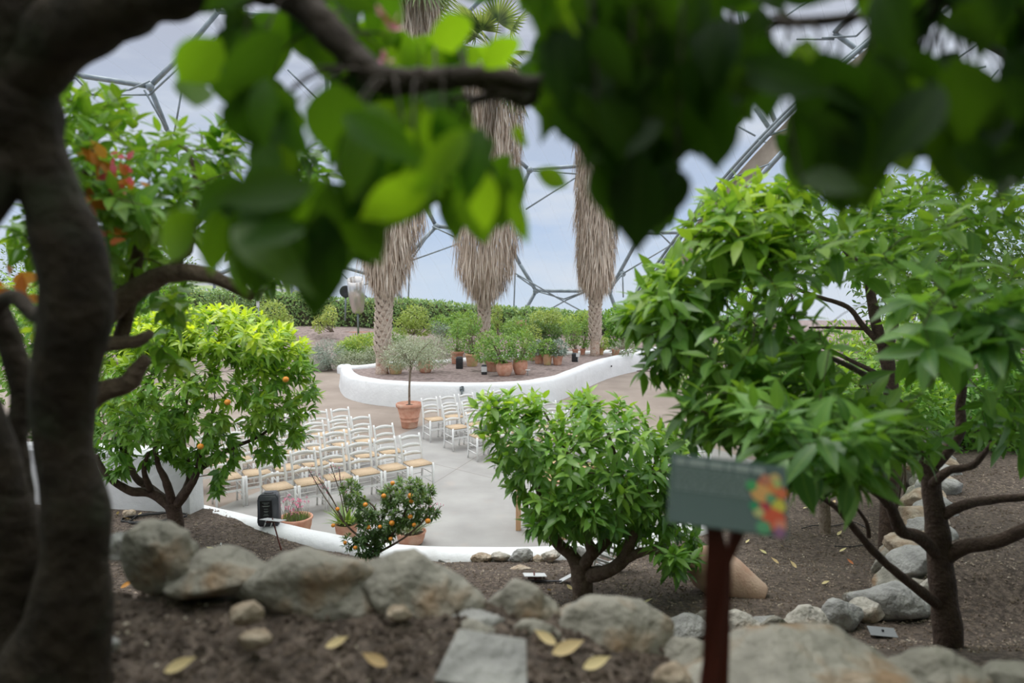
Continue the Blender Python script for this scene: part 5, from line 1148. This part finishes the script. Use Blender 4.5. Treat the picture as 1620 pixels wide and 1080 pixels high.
bmesh.ops.triangulate(b, faces=[f for f in b.faces if len(f.verts) > 4]); obj('post', b, M['maroon'], root)

# ------------------------------------------------------------------ foreground tree
g0 = P(85, 1040, 1.5); g0.z = soil(g0.x, 1.5)
root = thing('foreground_tree', 'dark gnarled tree framing the view, arching limb and big hanging leaves overhead', 'citrus tree', g0)
def limb_obj(name, L_, sides=16, rough=.22):
    q = crom([(P(u, v, d) - g0, r) for u, v, d, r in L_], 8); b = bmesh.new(); tube(b, q, sides, rough, 4); obj(name, b, M['bark_fg'], root, True); return q
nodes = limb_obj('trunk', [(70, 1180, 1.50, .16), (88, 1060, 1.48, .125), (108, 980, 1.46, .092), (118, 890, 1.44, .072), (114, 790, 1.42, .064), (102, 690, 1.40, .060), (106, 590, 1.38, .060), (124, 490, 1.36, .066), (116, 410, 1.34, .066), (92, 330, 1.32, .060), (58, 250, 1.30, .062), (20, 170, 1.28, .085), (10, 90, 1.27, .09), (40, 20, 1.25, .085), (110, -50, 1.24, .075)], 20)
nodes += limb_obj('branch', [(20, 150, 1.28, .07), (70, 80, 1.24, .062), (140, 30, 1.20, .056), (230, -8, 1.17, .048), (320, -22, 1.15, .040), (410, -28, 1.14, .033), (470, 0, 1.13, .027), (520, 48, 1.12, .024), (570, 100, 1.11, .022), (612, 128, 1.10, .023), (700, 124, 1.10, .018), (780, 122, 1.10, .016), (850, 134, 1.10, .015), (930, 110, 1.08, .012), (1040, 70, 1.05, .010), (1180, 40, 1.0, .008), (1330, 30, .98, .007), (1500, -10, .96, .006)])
nodes += limb_obj('branch', [(852, 134, 1.10, .012), (832, 162, 1.10, .009), (790, 150, 1.12, .008), (745, 160, 1.14, .006)], 8); nodes += limb_obj('branch', [(740, 123, 1.10, .011), (790, 145, 1.10, .009), (835, 158, 1.10, .008)], 8)
limb_obj('branch', [(60, 1100, 1.6, .10), (40, 960, 1.58, .075), (30, 860, 1.55, .055), (8, 770, 1.52, .045), (-30, 640, 1.5, .04)]); limb_obj('branch', [(40, 900, 1.7, .03), (38, 790, 1.7, .026), (26, 700, 1.68, .024), (34, 620, 1.68, .026), (14, 540, 1.66, .028), (-10, 480, 1.64, .028)]); limb_obj('branch', [(100, 480, 1.40, .02), (60, 500, 1.5, .018), (20, 470, 1.55, .018), (-20, 500, 1.6, .02)], 10)
limb_obj('branch', [(70, 230, 1.3, .05), (10, 260, 1.28, .06), (-60, 330, 1.25, .06)])
nodes += limb_obj('branch', [(320, -22, 1.15, .025), (330, -80, 1.0, .02), (500, -160, .9, .016), (800, -200, .85, .012), (1100, -190, .85, .01), (1400, -150, .85, .008)], 8)
COVER = [(255, 128), (300, 90), (330, 60), (250, 0), (200, -60), (1700, -60), (1700, 280), (1560, 300), (1510, 250), (1440, 250), (1365, 330), (1340, 355), (1290, 310), (1262, 318), (1200, 195), (1150, 245), (1112, 285), (1085, 255), (1082, 330), (1060, 368), (995, 415), (955, 345), (915, 255), (846, 235), (868, 272), (908, 296), (852, 286), (836, 330), (832, 398), (795, 350), (778, 400), (745, 388), (700, 385), (650, 350), (612, 385), (592, 432), (562, 405), (532, 465), (510, 525), (472, 505), (425, 435), (388, 484), (345, 445), (312, 350), (250, 425), (225, 400), (300, 300), (395, 262), (350, 190), (300, 180)]
HOLES = [[(110, 120), (200, 60), (275, 30), (295, 35), (290, 75), (262, 110), (250, 145), (110, 150)], [(298, 50), (328, 8), (372, 28), (345, 46), (318, 62)], [(384, -5), (442, 2), (412, 38), (392, 22)], [(335, 82), (352, 72), (368, 76), (350, 96)], [(424, 96), (440, 94), (438, 108), (428, 108)], [(450, 106), (482, 105), (516, 138), (524, 172), (512, 242), (494, 226), (487, 180), (458, 135)],
         [(618, 5), (690, -5), (700, 52), (660, 55), (630, 45)], [(715, -5), (812, 5), (845, 60), (848, 85), (805, 98), (775, 62), (745, 55)], [(736, 150), (842, 148), (868, 175), (862, 205), (838, 232), (800, 224), (745, 190)], [(852, 222), (888, 214), (914, 245), (912, 300), (905, 480), (845, 480), (840, 330), (905, 300), (870, 270), (846, 250)],
         [(1046, 106), (1066, 104), (1066, 115), (1046, 114)], [(1052, 148), (1066, 138), (1082, 165), (1078, 190), (1052, 178)], [(1080, 230), (1108, 238), (1105, 270), (1080, 266)], [(1150, 16), (1162, 12), (1192, 36), (1190, 60), (1168, 62), (1150, 46)], [(1204, 20), (1272, 8), (1345, -5), (1375, 0), (1370, 28), (1352, 36), (1405, 62), (1362, 92), (1320, 132), (1290, 142), (1275, 148), (1270, 100), (1245, 76), (1206, 46)],
         [(1218, 118), (1250, 130), (1264, 162), (1238, 192), (1180, 232), (1150, 214), (1195, 198), (1218, 190)], [(1458, 62), (1550, 30), (1546, 58), (1482, 102), (1422, 112)], [(1555, 92), (1600, 80), (1590, 122), (1562, 152), (1530, 162), (1524, 130)], [(560, 320), (580, 322), (575, 350), (560, 345)], [(652, 345), (712, 345), (700, 385), (655, 400)], [(1060, 290), (1078, 285), (1078, 300)], [(200, 60), (290, 20), (300, 30), (290, 80), (250, 130)]]
def ok_leaf(pts):
    for i, (u, v) in enumerate(pts):
        if not inpoly(u, v, COVER) and v > -40: return False
        if any(inpoly(u, v, h) for h in HOLES): return False
    return True
LV = Leaves(); tw = bmesh.new(); camp = Vector((0, 0, H))
def add_px_leaf(u0, v0, u1, v1, w, d0, d1, tone, yg, face=None):
    a = P(u0, v0, d0); b_ = P(u1, v1, d1); n = (camp - (a+b_)/2).normalized() + (face or rdir()*.45) + UP*.25
    l = (b_-a).length; LV.add(a - g0, (b_-a), n, l, w*d0/F*1.15, tone, yg)
HAND = [(402, 135, 412, 248, 95, .86, .1, 0), (350, 62, 272, 142, 62, .95, .8, .35), (310, 335, 242, 420, 55, .95, .9, .5), (432, 300, 386, 482, 92, .88, .2, .05), (505, 330, 502, 522, 84, .86, .3, 0), (545, 290, 598, 432, 74, .88, .4, .1), (340, 330, 345, 446, 50, .95, .6, .2), (742, 285, 762, 396, 60, .95, .8, .3), (808, 300, 832, 398, 26, .95, 1, .5), (700, 222, 704, 302, 46, 1.0, .9, .9), (640, 210, 645, 292, 58, .98, .7, .1), (705, 20, 722, 90, 62, 1.0, 1, .8), (780, 60, 805, 112, 60, 1.0, 1, .8), (848, 270, 908, 297, 28, 1.05, 1, .7), (822, 198, 824, 242, 26, 1.05, 1, .9),
        (1012, 240, 1000, 414, 78, .8, .1, 0), (1058, 260, 1056, 370, 70, .82, .2, 0), (962, 235, 962, 348, 66, .82, .2, 0), (1262, 165, 1286, 314, 48, .85, .1, 0), (1375, 90, 1345, 352, 105, .8, .3, .05), (1300, 80, 1330, 240, 100, .8, .1, 0), (1422, 215, 1432, 288, 38, .95, 1, .6), (1510, 90, 1540, 330, 110, .8, .4, .1), (1600, 120, 1590, 300, 90, .8, .3, 0), (1130, 130, 1118, 280, 96, .8, .2, 0), (1205, 50, 1212, 205, 62, .85, .1, 0), (900, 20, 880, 160, 60, .85, .2, 0), (530, 130, 540, 270, 90, .85, .4, .1), (470, 150, 420, 220, 60, .9, .4, .1), (590, 180, 560, 320, 80, .88, .4, .15), (310, 170, 300, 110, 50, 1.0, 1, .5), (1280, 60, 1255, 150, 46, .9, .9, .5), (1440, 120, 1455, 250, 90, .85, .5, .2)]
for h in HAND: add_px_leaf(*h[:6], h[5]+.04, h[6], h[7])  # hand-set tone and young values paint sunlit and shaded leaves
BL = [(470, 0), (520, 48), (570, 100), (612, 128), (700, 124), (780, 122), (850, 134)]
def LIMB(u, v): return min(math.hypot(u-(a_[0]+(b_[0]-a_[0])*t/6), v-(a_[1]+(b_[1]-a_[1])*t/6)) for a_, b_ in zip(BL[:-1], BL[1:]) for t in range(7))
cnt = 0; tries = 0
while cnt < 980 and tries < 60000:
    tries += 1; u0 = random.uniform(200, 1700) if random.random() < .6 else random.uniform(860, 1700); v0 = random.uniform(-60, 430); d = random.uniform(.78, 1.35); L_ = random.uniform(.075, .125)*F/d; a_ = random.gauss(math.pi/2, .75); u1 = u0 + L_*math.cos(a_); v1 = v0 + L_*math.sin(a_); w = L_*random.uniform(.32, .44)
    mx_, my_ = (u0+u1)/2, (v0+v1)/2; nx, ny = -math.sin(a_)*w*.5, math.cos(a_)*w*.5
    if not ok_leaf([(u0, v0), (u1, v1), (mx_+nx, my_+ny), (mx_-nx, my_-ny), (mx_, my_), ((u0+mx_)/2, (v0+my_)/2), ((u1+mx_)/2, (v1+my_)/2)]): continue
    lit = 1.0 if 600 < u0 < 860 else .35 if u0 < 600 else .12  # sunlight painted as young growth: strong mid-view, weak at the right
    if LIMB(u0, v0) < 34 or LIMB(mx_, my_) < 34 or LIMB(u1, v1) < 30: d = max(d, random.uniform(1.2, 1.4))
    add_px_leaf(u0, v0, u1, v1, w, d, d + random.uniform(-.04, .06), (random.random()*.3 if u0 > 860 else .4 + .6*random.random() if u0 > 540 else random.random()), lit*random.random()**2*1.1); cnt += 1  # tone darker at right, lighter mid-view: shade put into the leaf colour
    p = P(u0, v0, d) - g0; nd = nearest(p, nodes)
    if (p - nd[0]).length < .38 and random.random() < .2: tube(tw, crom([(nd[0], .0028), (nd[0].lerp(p, .5) + UP*.04 + rdir()*.02, .0022), (p, .0014)], 3), 4, cap=False)
# unseen crown leaves added over and behind the camera to shade the foreground
for _ in range(1300):
    x = random.uniform(-4.5, 6.5); y = random.uniform(-2.5, 3.4); 
    z0 = H + .24 + .46*max(0, y) + (.25 if y < 0 else 0); z = z0 + random.random()**1.5*1.5
    if x > 1.5 and random.random() < .3: y += 2.2; z = H + .3 + .46*y + random.random()*1.2
    if z < H + .24 + .46*y or (-.95 < x < .45 and y > .5): continue  # gap left in the added leaves so sun reaches the middle
    rosette(LV, Vector((x, y, z)) - g0, UP + rdir(), 7, .16, .5, .2*random.random(), 1.2, .4, .08)
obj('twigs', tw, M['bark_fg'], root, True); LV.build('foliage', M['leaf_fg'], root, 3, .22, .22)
FL = Leaves()
for u, v, s in ((611, 30, .02), (622, 42, .02), (606, 24, .018), (613, 97, .012)):
    for k in range(5): FL.add(P(u, v, 1.15) + rdir()*.008 - g0, UP + rdir(), Vector((0, -1, 0)) + rdir()*.4, s, s*.8, random.random(), random.random()*.5)
FL.build('blossom', M['petal'], root, 2, .2)

# unseen trees added beside and behind the view to shade the terrace
def shade_tree(name, label, bx, by, fn, n):
    b0 = Vector((bx, by, soil(bx, max(.6, by), False))); root = thing(name, label, 'citrus tree', b0); b = bmesh.new(); tube(b, crom([(Vector((0, 0, -.2)), .16), (Vector((.05, .1, 1.2)), .12), (Vector((.1, .1, 2.4)), .10)], 5), 10, .2); obj('trunk', b, M['bark_fg'], root, True)
    LV = Leaves(); b = bmesh.new(); q = 0
    while q < n:
        p = fn()
        if p is None: continue
        q += 1; rosette(LV, p - b0, UP + rdir(), 7, .22, .5, .1, 1.2, .4, .08)
        if q % 90 == 0: tube(b, crom([(Vector((.1, .1, 2.3)), .04), ((p - b0)*.6 + UP*.3, .025), (p - b0, .008)], 4), 5)
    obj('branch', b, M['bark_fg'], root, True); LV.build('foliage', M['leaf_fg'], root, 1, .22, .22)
def fn_right():
    x = random.uniform(1.2, 9.5); y = random.uniform(-2, 8.0); z = random.uniform(2.6, 7.5)
    if y > .3 and abs(x) < .9 + .80*y and z < H + .35 + .48*y: return None
    if abs(x) < .8 and z < 4.4: return None
    if z > H + 1.9 + .48*max(0, y): return None
    return Vector((x, y, z))
def fn_left():
    x = random.uniform(-6.5, -1.1); y = random.uniform(-2.5, 3.6); z = random.uniform(2.4, 6.2)
    if y > .3 and abs(x) < .9 + .80*y and z < H + .35 + .48*y: return None
    if z > H + 1.7 + .48*max(0, y): return None
    return Vector((x, y, z))
def fn_rear():
    return Vector((random.uniform(-3, 3), random.uniform(-3.4, -1.2), random.uniform(2.6, 6.0)))
shade_tree('citrus_tree', 'unseen tree added beyond the right edge to shade the upper right', 7.4, 4.0, fn_right, 3900)
shade_tree('citrus_tree', 'unseen tree added beyond the left edge to shade the trunk side', -4.6, 1.2, fn_left, 1100)
shade_tree('citrus_tree', 'unseen tree added behind the viewpoint to block light from the rear', -1.5, -2.6, fn_rear, 700)

# --- leafy tree with orange bracts behind the dark trunk
d = 2.7; b0 = Vector((P(120, 800, d).x, d, soil(P(120, 800, d).x, d)))
T = [(b0 + Vector((0, 0, -.1)), .09), (P(120, 760, d), .07), (P(125, 620, d), .06), (P(130, 520, d), .055), (P(120, 400, d), .04), (P(140, 280, d), .025), (P(150, 210, d), .012)]
limbs = [px([(128, 540, d, .05), (180, 486, d, .045), (225, 452, d, .042), (270, 432, d, .038), (330, 436, d, .032), (400, 470, d+.1, .018)]), px([(128, 560, d, .04), (165, 545, d, .032), (215, 540, d, .026), (240, 525, d, .015)]), px([(128, 640, d, .045), (165, 618, d, .042), (202, 606, d, .04), (215, 588, d, .034), (232, 565, d, .02)]),
         px([(190, 535, d+.1, .03), (208, 470, d+.1, .028), (216, 410, d+.1, .026), (228, 370, d+.1, .022), (235, 300, d+.1, .014)]), px([(270, 432, d, .025), (284, 405, d, .022), (300, 388, d, .018), (310, 300, d+.1, .01), (300, 240, d+.1, .007)]), px([(284, 405, d, .018), (272, 388, d, .012)])]
BC = [(70, 150), (150, 142), (215, 155), (222, 200), (265, 195), (300, 205), (385, 195), (395, 235), (385, 300), (430, 240), (500, 220), (520, 300), (500, 400), (440, 470), (350, 400), (290, 380), (270, 430), (180, 470), (90, 440), (20, 470), (0, 340), (60, 300)]
hb = [[(222, 160), (262, 150), (262, 192), (228, 195)], [(345, 280), (400, 285), (398, 320), (350, 318)], [(375, 230), (420, 225), (400, 285), (380, 280)], [(188, 190), (206, 192), (205, 225), (188, 222)], [(236, 215), (252, 220), (246, 240)], [(270, 388), (345, 392), (345, 450), (300, 470), (262, 470)]]
tb = poly_tree('bract_tree', 'leafy tree with a few orange and pink bracts behind the dark foreground trunk', T, limbs, [(BC, 3.0, .7, 190, .35, hb), ([(60, 150), (250, 160), (300, 300), (220, 420), (60, 420)], 2.5, .3, 40, .3, hb), ([(205, 470), (290, 400), (300, 470), (290, 600), (230, 560)], 3.4, .3, 14, .4, []), ([(30, 470), (100, 480), (110, 560), (40, 560)], 3.2, .3, 8, .9, [])], 'bark', 'leaf_citrus', .115, .46, 7, droop=.45, top_young=False)
LV = Leaves()
for (u, v, n, s, yg) in [(152, 208, 7, .07, 0), (205, 236, 5, .05, 0), (135, 264, 6, .08, 0), (150, 320, 5, .07, .0), (170, 330, 5, .06, .1), (10, 400, 8, .09, 0), (30, 430, 6, .08, 0), (62, 424, 4, .06, 0), (185, 205, 5, .04, .9), (192, 225, 6, .04, .9), (168, 240, 5, .045, .9)]:
    for k in range(n): LV.add(P(u, v, 2.35) + rdir()*.03 - b0, rdir(), Vector((0, -1, .3)) + rdir()*.6, s, s*.55, random.random(), yg)
LV.build('bract', M['autumn'], tb, 2, .2)
